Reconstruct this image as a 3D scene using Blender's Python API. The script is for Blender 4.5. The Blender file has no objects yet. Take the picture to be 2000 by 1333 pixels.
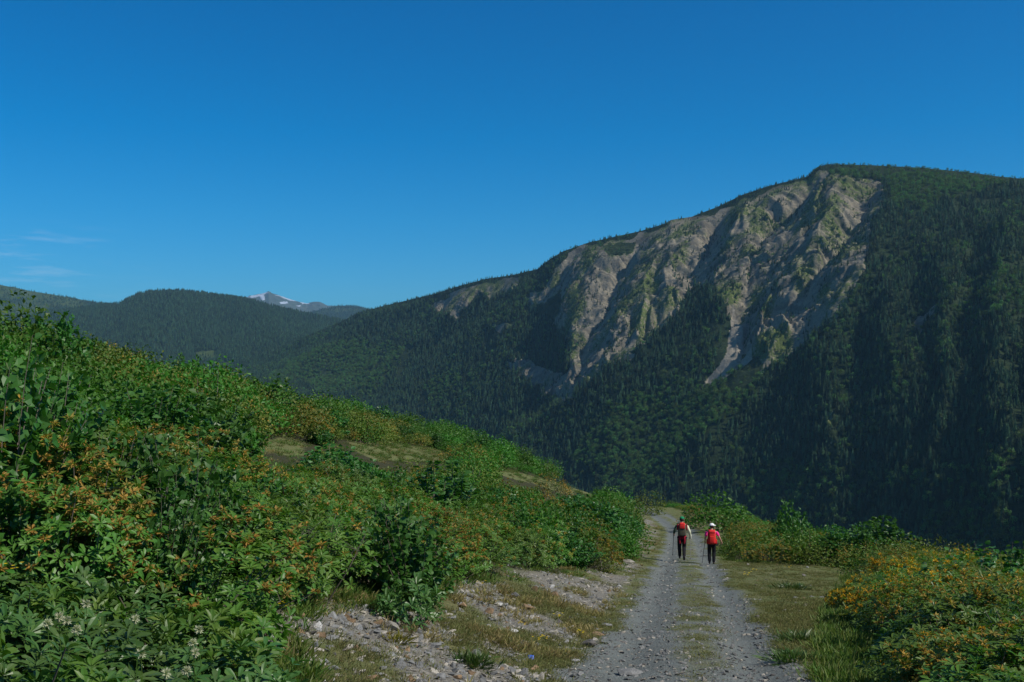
import bpy, bmesh, math, random
import numpy as np
from mathutils import Vector, Matrix, Euler

R = math.radians
random.seed(7)
rng = np.random.default_rng(7)
scene = bpy.context.scene
COL = scene.collection

# ------------------------------------------------------------------ camera, sky, sun, exposure
F = 1957.0          # focal length in pixels of the 2000 px wide photograph
HOR = 690.0         # row of the level line
SUN_EL, SUN_AZ = R(46), R(115)          # azimuth clockwise from +Y (the view direction)
cam_d = bpy.data.cameras.new('camera')
cam = bpy.data.objects.new('camera', cam_d)
COL.objects.link(cam)
cam.location = (0, 0, 0)
cam.rotation_euler = (R(90), 0, 0)
cam_d.sensor_width = 36.0
cam_d.lens = 36.0 * F / 2000.0
cam_d.shift_y = (HOR - 666.5) / 2000.0
cam_d.clip_start = 0.1
cam_d.clip_end = 120000
scene.camera = cam

world = bpy.data.worlds.new('World')
scene.world = world
world.use_nodes = True
wn, wl = world.node_tree.nodes, world.node_tree.links
wn.clear()
w_out = wn.new('ShaderNodeOutputWorld')
w_bg = wn.new('ShaderNodeBackground')
w_bg.inputs['Strength'].default_value = 0.108
sky = wn.new('ShaderNodeTexSky')
sky.sky_type = 'NISHITA'
sky.sun_disc = False
sky.sun_elevation = SUN_EL
sky.sun_rotation = SUN_AZ
sky.altitude = 1500
sky.air_density = 1.0
sky.dust_density = 0.1
sky.ozone_density = 4.0
# polarising filter of the camera: the band of sky seen in the frame is a deep blue
w_geo = wn.new('ShaderNodeTexCoord'); w_z = wn.new('ShaderNodeSeparateXYZ'); wl.new(w_geo.outputs['Generated'], w_z.inputs[0])
w_t = wn.new('ShaderNodeValToRGB'); wl.new(w_z.outputs[2], w_t.inputs[0])
w_t.color_ramp.elements[0].position = 0.06; w_t.color_ramp.elements[0].color = (0.17, 0.64, 0.90, 1)
w_t.color_ramp.elements[1].position = 0.33; w_t.color_ramp.elements[1].color = (0.0, 0.62, 1.00, 1)
for ps, c in ((0.13, (0.08, 0.66, 0.96, 1)), (0.21, (0.0, 0.65, 1.00, 1)), (0.50, (0.74, 0.92, 1.0, 1))):
    el_ = w_t.color_ramp.elements.new(ps); el_.color = c
w_hs = wn.new('ShaderNodeMixRGB'); w_hs.blend_type = 'MULTIPLY'; w_hs.inputs[0].default_value = 1.0
wl.new(sky.outputs[0], w_hs.inputs[1]); wl.new(w_t.outputs[0], w_hs.inputs[2])
# a few thin clouds low over the horizon to the left
tc = wn.new('ShaderNodeTexCoord')
w_map = wn.new('ShaderNodeMapping')
w_map.inputs['Scale'].default_value = (7, 7, 60)
w_noise = wn.new('ShaderNodeTexNoise')
w_noise.inputs['Scale'].default_value = 1.6
w_noise.inputs['Detail'].default_value = 6
w_noise.inputs['Roughness'].default_value = 0.6
wl.new(tc.outputs['Generated'], w_map.inputs['Vector'])
wl.new(w_map.outputs[0], w_noise.inputs['Vector'])
w_ramp = wn.new('ShaderNodeMapRange')
w_ramp.inputs['From Min'].default_value = 0.50
w_ramp.inputs['From Max'].default_value = 0.80
wl.new(w_noise.outputs[0], w_ramp.inputs['Value'])
w_sep = wn.new('ShaderNodeSeparateXYZ')
wl.new(tc.outputs['Generated'], w_sep.inputs[0])
def w_smooth(sock, a, b):
    n = wn.new('ShaderNodeMapRange'); n.interpolation_type = 'SMOOTHSTEP'
    n.inputs['From Min'].default_value = a; n.inputs['From Max'].default_value = b
    wl.new(sock, n.inputs['Value']); return n.outputs[0]
def w_mul(a, b):
    n = wn.new('ShaderNodeMath'); n.operation = 'MULTIPLY'
    wl.new(a, n.inputs[0])
    if isinstance(b, float): n.inputs[1].default_value = b
    else: wl.new(b, n.inputs[1])
    return n.outputs[0]
m = w_mul(w_smooth(w_sep.outputs[2], 0.035, 0.06), w_smooth(w_sep.outputs[2], 0.125, 0.095))
m = w_mul(m, w_smooth(w_sep.outputs[0], -0.30, -0.46))
m = w_mul(w_mul(m, w_ramp.outputs[0]), 0.30)
w_mix = wn.new('ShaderNodeMixRGB')
w_mix.inputs[2].default_value = (9.0, 9.4, 10.0, 1)
wl.new(m, w_mix.inputs[0]); wl.new(w_hs.outputs[0], w_mix.inputs[1])
wl.new(w_mix.outputs[0], w_bg.inputs['Color'])
wl.new(w_bg.outputs[0], w_out.inputs['Surface'])

sd = bpy.data.lights.new('sun', 'SUN')
sd.energy = 4.6
sd.angle = R(0.53)
sd.color = (1.0, 0.94, 0.84)
sun = bpy.data.objects.new('sun', sd)
COL.objects.link(sun)
sdir = Vector((math.cos(SUN_EL) * math.sin(SUN_AZ), math.cos(SUN_EL) * math.cos(SUN_AZ), math.sin(SUN_EL)))
sun.rotation_euler = sdir.to_track_quat('Z', 'Y').to_euler()

scene.view_settings.view_transform = 'Standard'
scene.view_settings.look = 'None'
scene.view_settings.exposure = 0.0
scene.view_settings.gamma = 1.0
scene.cycles.use_denoising = True
scene.cycles.max_bounces = 5
scene.cycles.diffuse_bounces = 3
scene.cycles.glossy_bounces = 2
scene.cycles.transmission_bounces = 3
scene.cycles.transparent_max_bounces = 4
scene.cycles.volume_bounces = 0
scene.cycles.sample_clamp_indirect = 4
scene.cycles.caustics_reflective = False
scene.cycles.caustics_refractive = False

# ------------------------------------------------------------------ helpers
def lin(c):
    return tuple((x / 255 / 12.92) if x / 255 <= 0.04045 else (((x / 255) + 0.055) / 1.055) ** 2.4 for x in c)

def tag(o, label=None, cat=None, group=None, kind=None):
    if label: o['label'] = label
    if cat: o['category'] = cat
    if group: o['group'] = group
    if kind: o['kind'] = kind
    return o

def np_mesh(name, V, faces, mats=(), smooth=False, attrs=None, mat_idx=None):
    """V (n,3); faces: (m,k) array or list of such arrays (tris and quads)."""
    me = bpy.data.meshes.new(name)
    V = np.asarray(V, np.float32)
    if isinstance(faces, np.ndarray): faces = [faces]
    faces = [f for f in faces if len(f)]
    me.vertices.add(len(V)); me.vertices.foreach_set('co', V.ravel())
    nl = sum(f.size for f in faces); nf = sum(len(f) for f in faces)
    if nf:
        me.loops.add(nl); me.polygons.add(nf)
        me.loops.foreach_set('vertex_index', np.concatenate([f.ravel() for f in faces]).astype(np.int32))
        tot = np.concatenate([np.full(len(f), f.shape[1]) for f in faces]).astype(np.int32)
        me.polygons.foreach_set('loop_start', np.concatenate([[0], np.cumsum(tot)[:-1]]).astype(np.int32))
        me.polygons.foreach_set('loop_total', tot)
        if mat_idx is not None: me.polygons.foreach_set('material_index', np.asarray(mat_idx, np.int32))
        me.polygons.foreach_set('use_smooth', np.full(nf, smooth))
    for k, (typ, dom, arr) in (attrs or {}).items():
        a = me.attributes.new(k, typ, dom)
        key = {'FLOAT': 'value', 'INT': 'value', 'FLOAT_VECTOR': 'vector', 'FLOAT_COLOR': 'color'}[typ]
        a.data.foreach_set(key, np.ascontiguousarray(arr, np.int32 if typ == 'INT' else np.float32).ravel())
    me.update(calc_edges=True)
    me.validate()
    for m_ in mats: me.materials.append(m_)
    return me

def link(name, me, parent=None):
    o = bpy.data.objects.new(name, me)
    COL.objects.link(o)
    if parent: o.parent = parent
    return o

def src(name, me):                       # a source for instances: never linked to the scene
    return bpy.data.objects.new(name, me)

def empty(name, loc=(0, 0, 0)):
    o = bpy.data.objects.new(name, None)
    o.empty_display_size = 0.2
    o.location = loc
    COL.objects.link(o)
    return o

# value noise on numpy arrays -------------------------------------------------
def _hash(ix, iy, seed):
    h = (ix.astype(np.int64) * 374761393 + iy.astype(np.int64) * 668265263 + seed * 974634777) & 0xffffffff
    h = ((h ^ (h >> 13)) * 1274126177) & 0xffffffff
    h = ((h ^ (h >> 16)) * 2246822519) & 0xffffffff
    return ((h ^ (h >> 15)) & 0xffffff) / float(0xffffff)

def vnoise(x, y, seed=0):
    x = np.asarray(x, float); y = np.asarray(y, float)
    ix = np.floor(x); iy = np.floor(y)
    fx = x - ix; fy = y - iy
    fx = fx * fx * fx * (fx * (fx * 6 - 15) + 10); fy = fy * fy * fy * (fy * (fy * 6 - 15) + 10)
    a = _hash(ix, iy, seed); b = _hash(ix + 1, iy, seed); c = _hash(ix, iy + 1, seed); d = _hash(ix + 1, iy + 1, seed)
    return (a + (b - a) * fx) + ((c + (d - c) * fx) - (a + (b - a) * fx)) * fy      # 0..1

def fbm(x, y, seed=0, octs=4, gain=0.5):
    s = 0; a = 1; t = 0
    for k in range(octs):
        s = s + a * vnoise(x, y, seed + k * 17); t += a; a *= gain
        x, y = x * 1.9 * 0.8 - y * 1.9 * 0.6 + 3.1, x * 1.9 * 0.6 + y * 1.9 * 0.8 + 7.7
    return s / t                                                                    # 0..1

def ridged(x, y, seed=0, octs=3):
    s = 0; a = 1; t = 0
    for k in range(octs):
        s = s + a * (1 - np.abs(2 * vnoise(x, y, seed + k * 31) - 1)); t += a; a *= 0.5
        x, y = x * 2.03 + 5.2, y * 2.03 + 1.7
    return s / t

def sstep(a, b, x):
    t = np.clip((x - a) / (b - a), 0, 1)
    return t * t * (3 - 2 * t)

def in_poly(u, v, poly):
    inside = np.zeros(np.shape(u), bool)
    n = len(poly)
    for i in range(n):
        x1, y1 = poly[i]; x2, y2 = poly[(i + 1) % n]
        if y1 == y2: continue
        c = ((y1 > v) != (y2 > v)) & (u < (x2 - x1) * (v - y1) / (y2 - y1) + x1)
        inside ^= c
    return inside

def seg_dist(px, py, pts):
    """distance to a polyline and arc length of the nearest point"""
    best = np.full(px.shape, 1e9); arc = np.zeros(px.shape); L = 0.0
    for (x1, y1), (x2, y2) in zip(pts[:-1], pts[1:]):
        dx, dy = x2 - x1, y2 - y1; l2 = dx * dx + dy * dy + 1e-9
        t = np.clip(((px - x1) * dx + (py - y1) * dy) / l2, 0, 1)
        d = np.hypot(px - x1 - t * dx, py - y1 - t * dy)
        w = d < best
        best = np.where(w, d, best); arc = np.where(w, L + t * math.sqrt(l2), arc)
        L += math.sqrt(l2)
    return best, arc

def grid_faces(nr, nc):
    i = np.arange((nr - 1) * (nc - 1)); r = i // (nc - 1); c = i % (nc - 1)
    a = r * nc + c
    return np.stack([a, a + 1, a + nc + 1, a + nc], 1)

def to_px(x, y, z):
    return 1000 + F * x / y, HOR - F * z / y

# node helpers -----------------------------------------------------------------
class NT:
    def __init__(s, name):
        s.m = bpy.data.materials.new(name); s.m.use_nodes = True
        s.t = s.m.node_tree; s.n = s.t.nodes; s.n.clear()
        s.out = s.n.new('ShaderNodeOutputMaterial')
    def new(s, t, **kw):
        n = s.n.new('ShaderNode' + t)
        for k, v in kw.items(): setattr(n, k, v)
        return n
    def set(s, sock, v):
        if isinstance(v, bpy.types.NodeSocket): s.t.links.new(v, sock)
        elif isinstance(v, tuple) and len(v) == 3 and sock.type == 'RGBA': sock.default_value = (*v, 1)
        else: sock.default_value = v
    def math(s, op, a, b=0.0, clamp=False):
        n = s.new('Math', operation=op, use_clamp=clamp); s.set(n.inputs[0], a); s.set(n.inputs[1], b); return n.outputs[0]
    def mix(s, f, a, b, mode='MIX'):
        n = s.new('MixRGB', blend_type=mode); s.set(n.inputs[0], f); s.set(n.inputs[1], a); s.set(n.inputs[2], b); return n.outputs[0]
    def noise(s, scale, detail=4, rough=0.55, vec=None, dist=0.0):
        n = s.new('TexNoise'); n.inputs['Scale'].default_value = scale; n.inputs['Detail'].default_value = detail
        n.inputs['Roughness'].default_value = rough; n.inputs['Distortion'].default_value = dist
        if vec is not None: s.set(n.inputs['Vector'], vec)
        return n.outputs[0]
    def rng(s, v, a, b, c=0.0, d=1.0, smooth=True):
        n = s.new('MapRange', interpolation_type='SMOOTHSTEP' if smooth else 'LINEAR'); s.set(n.inputs[0], v)
        for i, q in enumerate((a, b, c, d)): n.inputs[i + 1].default_value = q
        return n.outputs[0]
    def attr(s, name, fac=True):
        n = s.new('Attribute', attribute_name=name); return n.outputs['Fac' if fac else 'Color']
    def pos(s, scale=None):
        g = s.new('NewGeometry').outputs['Position']
        if scale is None: return g
        n = s.new('VectorMath', operation='MULTIPLY'); s.set(n.inputs[0], g); n.inputs[1].default_value = scale; return n.outputs[0]
    def objco(s):
        return s.new('TexCoord').outputs['Object']
    def rand(s):
        return s.new('ObjectInfo').outputs['Random']
    def principled(s, color, rough=0.8, spec=0.3, bump=None, bstr=0.5, bdist=0.05, **kw):
        p = s.new('BsdfPrincipled'); s.set(p.inputs['Base Color'], color); s.set(p.inputs['Roughness'], rough)
        s.set(p.inputs['Specular IOR Level'], spec)
        for k, v in kw.items(): s.set(p.inputs[k], v)
        if bump is not None:
            b = s.new('Bump'); b.inputs['Strength'].default_value = bstr; b.inputs['Distance'].default_value = bdist
            s.set(b.inputs['Height'], bump); s.t.links.new(b.outputs[0], p.inputs['Normal'])
        return p.outputs[0]
    def done(s, shader):
        s.t.links.new(shader, s.out.inputs['Surface']); return s.m

def simple(name, c, rough=0.7, spec=0.3, var=0.15, scale=40.0, bump=0.0):
    t = NT(name)
    n = t.noise(scale, 4, 0.6, t.objco())
    f = t.rng(n, 0.3, 0.7)
    col = t.mix(f, tuple(x * (1 - var) for x in c), tuple(min(1, x * (1 + var)) for x in c))
    return t.done(t.principled(col, rough, spec, n if bump else None, bump, 0.01))

def leafmat(name, c1, c2, trans=0.35, rough=0.5, spec=0.35, hv=0.03, vv=0.5):
    """leaf colour runs from c1 to c2 with the per-leaf attribute 'shade' (kind of leaf, not light) and the plant"""
    t = NT(name)
    a = t.attr('shade'); r = t.rand()
    col = t.mix(a, c1, c2)
    h = t.new('HueSaturation')
    t.set(h.inputs['Hue'], t.rng(r, 0, 1, 0.5 - hv, 0.5 + hv, False))
    t.set(h.inputs['Value'], t.rng(r, 0, 1, 1 - vv * 0.5, 1 + vv * 0.5, False))
    t.set(h.inputs['Color'], col)
    p = t.principled(h.outputs[0], rough, spec)
    tr = t.new('BsdfTranslucent')
    t.set(tr.inputs['Color'], t.mix(1.0, h.outputs[0], (1.0, 1.15, 0.45), 'MULTIPLY'))
    ms = t.new('MixShader'); ms.inputs[0].default_value = trans
    t.t.links.new(p, ms.inputs[1]); t.t.links.new(tr.outputs[0], ms.inputs[2])
    return t.done(ms.outputs[0])

# instancing for what nobody could count (kind = stuff) --------------------------
def scatter(name, pts, rot, scl, idx, sources, label, cat):
    """one object of vertices; geometry nodes put SOURCES[idx] on each"""
    sc = bpy.data.collections.new(name + '_sources')
    for i, s in enumerate(sources):
        s.name = '%s_%02d' % (name, i); sc.objects.link(s)
    me = np_mesh(name, pts, [], attrs={'rot': ('FLOAT_VECTOR', 'POINT', rot), 'scl': ('FLOAT_VECTOR', 'POINT', scl), 'idx': ('INT', 'POINT', idx)})
    o = link(name, me)
    g = bpy.data.node_groups.new(name, 'GeometryNodeTree')
    g.interface.new_socket('Geometry', in_out='INPUT', socket_type='NodeSocketGeometry')
    g.interface.new_socket('Geometry', in_out='OUTPUT', socket_type='NodeSocketGeometry')
    N = g.nodes; L = g.links
    gi = N.new('NodeGroupInput'); go = N.new('NodeGroupOutput')
    ci = N.new('GeometryNodeCollectionInfo'); ci.inputs['Collection'].default_value = sc
    ci.inputs['Separate Children'].default_value = True; ci.inputs['Reset Children'].default_value = True
    ip = N.new('GeometryNodeInstanceOnPoints'); ip.inputs['Pick Instance'].default_value = True
    def at(nm, ty):
        a = N.new('GeometryNodeInputNamedAttribute'); a.data_type = ty; a.inputs['Name'].default_value = nm
        return a.outputs['Attribute']
    L.new(gi.outputs[0], ip.inputs['Points']); L.new(ci.outputs[0], ip.inputs['Instance'])
    L.new(at('idx', 'INT'), ip.inputs['Instance Index'])
    L.new(at('rot', 'FLOAT_VECTOR'), ip.inputs['Rotation']); L.new(at('scl', 'FLOAT_VECTOR'), ip.inputs['Scale'])
    L.new(ip.outputs[0], go.inputs[0])
    mod = o.modifiers.new('scatter', 'NODES'); mod.node_group = g
    return tag(o, label, cat, kind='stuff')
# ------------------------------------------------------------------ mountains
def interp(tab, u):
    t = np.array(tab, float); return np.interp(u, t[:, 0], t[:, 1])

M_RIDGE = [(200, 790), (300, 757), (450, 715), (540, 685), (600, 656), (660, 632), (700, 611), (750, 598), (800, 586), (850, 574), (900, 558), (950, 545),
           (1000, 538), (1050, 526), (1075, 506), (1100, 491), (1150, 474), (1200, 463), (1250, 452), (1300, 437), (1310, 430), (1350, 424), (1400, 405),
           (1450, 381), (1500, 364), (1550, 352), (1578, 345), (1588, 333), (1600, 325), (1620, 321), (1700, 323), (1800, 328), (1900, 338), (1950, 345), (2000, 350),
           (2100, 362), (2300, 400), (2600, 470)]
M_Y1 = [(200, 4900), (450, 4700), (700, 4300), (900, 3700), (1100, 3150), (1300, 2900), (1600, 2620), (1800, 2420), (2000, 2200), (2600, 1650)]
M_BASE = [(200, 800), (450, 742), (550, 762), (700, 812), (850, 860), (1000, 900), (1200, 985), (1400, 1040), (1600, 1080), (2000, 1115), (2600, 1150)]
M_Y0 = [(200, 4300), (450, 3950), (700, 3350), (850, 2900), (1000, 2450), (1200, 1950), (1400, 1650), (1600, 1430), (1800, 1240), (2000, 1060), (2600, 720)]

def m_fade(t):
    return sstep(1.0, 0.86, t) * sstep(-0.25, 0.1, t)
def m_amp(u):
    return np.interp(u, [400, 800, 1100, 1400, 1550, 1750, 2100], [16, 22, 26, 27, 28, 24, 24])
def m_base(u, t):
    u = np.asarray(u, float)
    Y0, Y1 = interp(M_Y0, u), interp(M_Y1, u)
    z0 = (HOR - interp(M_BASE, u)) / F * Y0; z1 = (HOR - interp(M_RIDGE, u)) / F * Y1
    Y = Y0 + (Y1 - Y0) * t
    pw = np.interp(u, [1000, 1500, 1800, 2000], [1.05, 1.05, 0.85, 0.8])
    tt = np.clip(t, 0, 1)
    z = z0 + (z1 - z0) * tt ** pw
    z = np.where(t > 1, z1 - (t - 1) * (Y1 - Y0) * 0.45, z)
    z = np.where(t < 0, z0 + t * (Y1 - Y0) * 0.12, z)
    return Y, z
_tt = np.linspace(-0.1, 1.0, 600)
def m_unproj(u, v, k):
    """plan position of photo pixel (u, v) on the slope raised by k * amplitude"""
    Y, z = m_base(np.full(600, u), _tt)
    vv = HOR - F * (z + k * m_amp(u) * m_fade(_tt)) / Y
    i = int(np.argmin(np.abs(vv - v)))
    return ((u - 1000) / F * Y[i], Y[i])
def c7(pts): return [(1000 + a / 2.0, 300 + b / 2.0) for a, b in pts]

SPURS = [
    c7([(1490, 90), (1460, 200), (1410, 350), (1370, 460), (1290, 590), (1180, 700), (1060, 790), (960, 880), (870, 990), (760, 1100)]),
    c7([(1290, 90), (1220, 230), (1170, 340), (1110, 440), (1100, 520), (1060, 600), (1010, 680)]),
    c7([(1130, 110), (1010, 180), (930, 270)]),
    c7([(960, 150), (900, 300), (960, 370), (900, 460), (850, 560)]),
    c7([(740, 240), (690, 330), (610, 420), (590, 520)]),
    c7([(850, 560), (760, 570), (640, 650), (500, 750), (350, 870), (200, 980), (60, 1080), (-80, 1160)]),
    c7([(600, 300), (550, 420), (500, 540), (490, 620), (430, 720), (330, 840)]),
    c7([(390, 330), (300, 400), (330, 480), (260, 560), (250, 680), (230, 800)]),
    c7([(200, 400), (100, 520), (0, 620), (-100, 690), (-220, 800), (-400, 950), (-560, 1060)]),
    c7([(-80, 480), (-200, 560), (-330, 700), (-480, 820), (-600, 930)]),
    c7([(-450, 570), (-600, 680), (-760, 780)]),
    [(1570, 655), (1620, 700), (1640, 780), (1635, 880), (1640, 1000), (1630, 1080)],
    [(1730, 560), (1760, 680), (1775, 800), (1765, 920), (1770, 1060)],
    [(1830, 480), (1850, 640), (1840, 780), (1820, 900), (1830, 1080)],
    [(1950, 420), (1960, 600), (1945, 760), (1955, 900), (1950, 1080)],
    [(2080, 420), (2080, 700), (2080, 1080)], [(2250, 430), (2250, 1080)],
]
GULLIES = [
    c7([(1420, 130), (1370, 270), (1270, 410), (1190, 490), (1150, 580), (1060, 690), (970, 770), (860, 850), (730, 945), (600, 1060), (480, 1180)]),
    c7([(1190, 100), (1090, 240), (970, 350), (950, 440), (920, 540), (908, 620), (925, 700), (900, 830)]),
    c7([(870, 170), (800, 280), (760, 420), (700, 500), (670, 590), (560, 690), (420, 780), (300, 880), (200, 950), (60, 1010), (-60, 1110)]),
    c7([(480, 340), (450, 450), (390, 540), (350, 640), (300, 760), (265, 880)]),
    c7([(270, 360), (190, 480), (180, 600), (130, 700), (160, 800), (220, 900)]),
    c7([(-20, 480), (-60, 600), (-200, 700), (-340, 790), (-480, 910), (-620, 1020)]),
    c7([(-240, 520), (-380, 640), (-520, 760), (-700, 870)]),
    c7([(-700, 600), (-850, 720)]),
    [(1560, 720), (1510, 820), (1470, 920), (1440, 1020)],
    [(1690, 620), (1690, 760), (1660, 870), (1680, 1000), (1670, 1090)],
    [(1790, 520), (1800, 700), (1790, 850), (1795, 1080)],
    [(1900, 470), (1895, 700), (1880, 850), (1890, 1080)],
    [(2010, 420), (2010, 700), (2010, 1080)], [(2160, 420), (2160, 1080)],
]
# zones of the mountain, outlined on the photograph
Z_ROCK = [[(1030, 575), (1065, 560), (1085, 520), (1130, 484), (1180, 478), (1230, 466), (1290, 446), (1310, 430), (1345, 430), (1400, 412), (1450, 392), (1520, 368), (1580, 350),
           (1600, 338), (1650, 342), (1722, 360), (1726, 392), (1700, 440), (1690, 520), (1668, 560), (1640, 610), (1590, 655), (1545, 690), (1505, 720), (1485, 735), (1450, 725),
           (1440, 700), (1430, 640), (1420, 600), (1395, 560), (1352, 560), (1335, 600), (1300, 640), (1240, 690), (1180, 722), (1130, 755), (1090, 772), (1062, 745), (1010, 715), (1005, 695),
           (1060, 720), (1105, 730), (1118, 690), (1095, 650), (1065, 620), (1040, 605)],
          [(845, 600), (875, 578), (905, 562), (945, 548), (1020, 540), (1005, 572), (975, 580), (955, 592), (935, 575), (925, 600), (905, 606), (892, 635), (880, 610), (862, 620)],
          [(992, 700), (1040, 712), (1085, 742), (1108, 735), (1122, 690), (1140, 715), (1132, 752), (1098, 788), (1060, 775), (1020, 740), (1000, 722)], [(960, 632), (1000, 638), (995, 650), (965, 645)],
          [(1145, 735), (1160, 715), (1172, 725), (1158, 742)], [(1780, 640), (1795, 655), (1815, 630), (1825, 600), (1800, 610)],
          [(1615, 830), (1628, 790), (1632, 880), (1625, 910)]]
Z_TREES_IN = [[(1085, 600), (1105, 580), (1130, 600), (1128, 690), (1108, 720), (1092, 640)], [(1215, 560), (1245, 530), (1262, 600), (1230, 680), (1190, 715), (1165, 720), (1190, 650)],
              [(1375, 545), (1392, 505), (1430, 492), (1445, 505), (1420, 550), (1405, 580)], [(1480, 530), (1520, 495), (1545, 505), (1530, 580), (1510, 620), (1490, 640), (1475, 600)],
              [(1662, 462), (1690, 440), (1690, 490), (1655, 525), (1630, 560), (1640, 500)]]
Z_DEBRIS = [(1431, 588), (1442, 622), (1452, 658), (1450, 698), (1430, 727), (1398, 752), (1363, 774), (1382, 745), (1404, 720), (1420, 690), (1425, 640)]
Z_DEBRIS2 = [(1468, 690), (1470, 700), (1440, 722), (1408, 748), (1412, 742), (1440, 712)]
Z_GRASS = [[(1420, 640), (1426, 640), (1424, 690), (1405, 722), (1390, 735), (1400, 700)], [(1450, 690), (1480, 690), (1490, 720), (1470, 760), (1440, 770), (1410, 760), (1440, 730)],
           [(1618, 830), (1630, 820), (1634, 910), (1626, 930)], [(1045, 590), (1100, 570), (1100, 590), (1080, 640), (1050, 620)], [(780, 700), (800, 670), (812, 690), (770, 740)],
           [(1180, 480), (1245, 475), (1230, 500), (1190, 505)]]
Z_LEAFY = [[(1190, 805), (1245, 772), (1300, 800), (1345, 790), (1385, 745), (1400, 720), (1440, 740), (1490, 740), (1445, 800), (1390, 850), (1330, 890), (1290, 950), (1210, 970), (1110, 900), (1150, 850)],
           [(1590, 300), (2030, 300), (2030, 350), (1960, 362), (1880, 385), (1810, 412), (1745, 402), (1728, 360), (1640, 338)],
           [(520, 740), (600, 690), (690, 662), (780, 690), (805, 680), (730, 770), (640, 770)], [(820, 760), (880, 720), (910, 740), (850, 800)]]
Z_MIXED = [(1280, 900), (1400, 850), (1500, 900), (1650, 930), (1800, 930), (2000, 880), (2100, 900), (2100, 1200), (1200, 1200), (1150, 960)]

def plan(lines, k): return [[m_unproj(u, v, k) for u, v in L] for L in lines]
_us = np.arange(200, 2600, 2.2)
_ts = np.concatenate([np.linspace(-0.4, 0, 40)[:-1], np.linspace(0, 1.0, 470), np.linspace(1.004, 1.22, 26)])
U, T = np.meshgrid(_us, _ts)
U = U.ravel(); T = T.ravel()
Y, Z = m_base(U, T)
X = (U - 1000) / F * Y
wx = X + 26 * (fbm(X / 90, Y / 90, 5, 3) - 0.5) * 2; wy = Y + 26 * (fbm(X / 90, Y / 90, 55, 3) - 0.5) * 2
ds = np.full(X.shape, 1e9); dg = np.full(X.shape, 1e9); arc = np.zeros(X.shape)
for L in plan(SPURS, 0.9): ds = np.minimum(ds, seg_dist(wx, wy, L)[0])
for i, L in enumerate(plan(GULLIES, -0.9)):
    d, a = seg_dist(wx, wy, L); w = d < dg
    dg = np.where(w, d, dg); arc = np.where(w, a + i * 1000, arc)
rel = (dg - ds) / (dg + ds + 1e-6)
slope_lim = np.where(U > 1600, 0.38, 0.55)
Z = Z + np.minimum(m_amp(U) * np.where((U > 1380) & (U < 1760) & (T > .3), 1.3, 1.0) * (1 - .6 * sstep(1380, 1440, U) * sstep(1720, 1640, U) * sstep(.5, .35, T)), slope_lim * (dg + ds)) * m_fade(T) * rel
# ribs running down the flanks into the gullies, then the fine gully texture of the bare ground
pu, pv = to_px(X, Y, Z)
ju = pu + 14 * (fbm(pu / 26, pv / 26, 91, 3) - 0.5) * 2; jv = pv + 14 * (fbm(pu / 26, pv / 26, 92, 3) - 0.5) * 2
rock = np.zeros(X.shape)
for P in Z_ROCK: rock = np.maximum(rock, in_poly(ju, jv, P).astype(float))
debris = in_poly(pu + 3 * (fbm(pu / 8, pv / 8, 5) - .5), pv, Z_DEBRIS) | in_poly(pu, pv, Z_DEBRIS2)
flank = (1 - rel ** 2) * m_fade(T)
rib = ridged(arc / 50 + 0.35 * fbm(X / 70, Y / 70, 3), dg / 420, 11, 1) - 0.5
rib2 = ridged(arc / 22 + 0.5 * fbm(X / 40, Y / 40, 4), dg / 260, 12, 1) - 0.5
rib3 = ridged(arc / 10.5 + 0.6 * fbm(X / 22, Y / 22, 8), dg / 150, 18, 1) - 0.5
fine = fbm(X / 16, Y / 16, 13, 4) - 0.5
big = fbm(X / 130, Y / 130, 14, 4) - 0.5
soft = rock.reshape(len(_ts), -1)
for _ in range(3):
    soft[1:-1, 1:-1] = (soft[1:-1, 1:-1] * 2 + soft[:-2, 1:-1] + soft[2:, 1:-1] + soft[1:-1, :-2] + soft[1:-1, 2:]) / 6
soft = soft.ravel()
Z = Z + m_fade(T) * (big * 26) + soft * (flank * (rib * 23 + rib2 * 21 + rib3 * 13) + m_fade(T) * fine * 17) + (1 - soft) * fine * 5 * m_fade(T)
MX, MY, MZ = X, Y, Z
pu, pv = to_px(X, Y, Z)
ju = pu + 12 * (fbm(pu / 22, pv / 22, 91, 3) - 0.5) * 2; jv = pv + 12 * (fbm(pu / 22, pv / 22, 92, 3) - 0.5) * 2
rock = np.zeros(X.shape)
for P in Z_ROCK: rock = np.maximum(rock, in_poly(ju, jv, P).astype(float))
wooded = np.zeros(X.shape, bool)
for P in Z_TREES_IN: wooded |= in_poly(ju, jv, P)
grass = np.zeros(X.shape, bool)
for P in Z_GRASS: grass |= in_poly(ju, jv, P)
leafy = np.zeros(X.shape)
for P in Z_LEAFY: leafy = np.maximum(leafy, in_poly(ju * 1.0, jv, P) * 0.95)
leafy = np.maximum(leafy, in_poly(ju, jv, Z_MIXED) * np.clip(1.9 * (fbm(X / 150, Y / 150, 77, 3) - 0.28), 0.05, 0.85))
leafy = np.maximum(leafy, np.clip(1.8 * (fbm(X / 200, Y / 200, 78, 3) - 0.50), 0.03, 0.6))
moss = np.clip(1.5 * fbm(X / 45, Y / 45, 31, 4) + 0.25 * rel - 0.35, 0, 1)
moss = np.where(grass, 1.0, moss)
rock = np.where(debris, 1.0, np.where(grass, 0.35, rock))
moss = np.where(debris, 0.0, moss)

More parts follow.
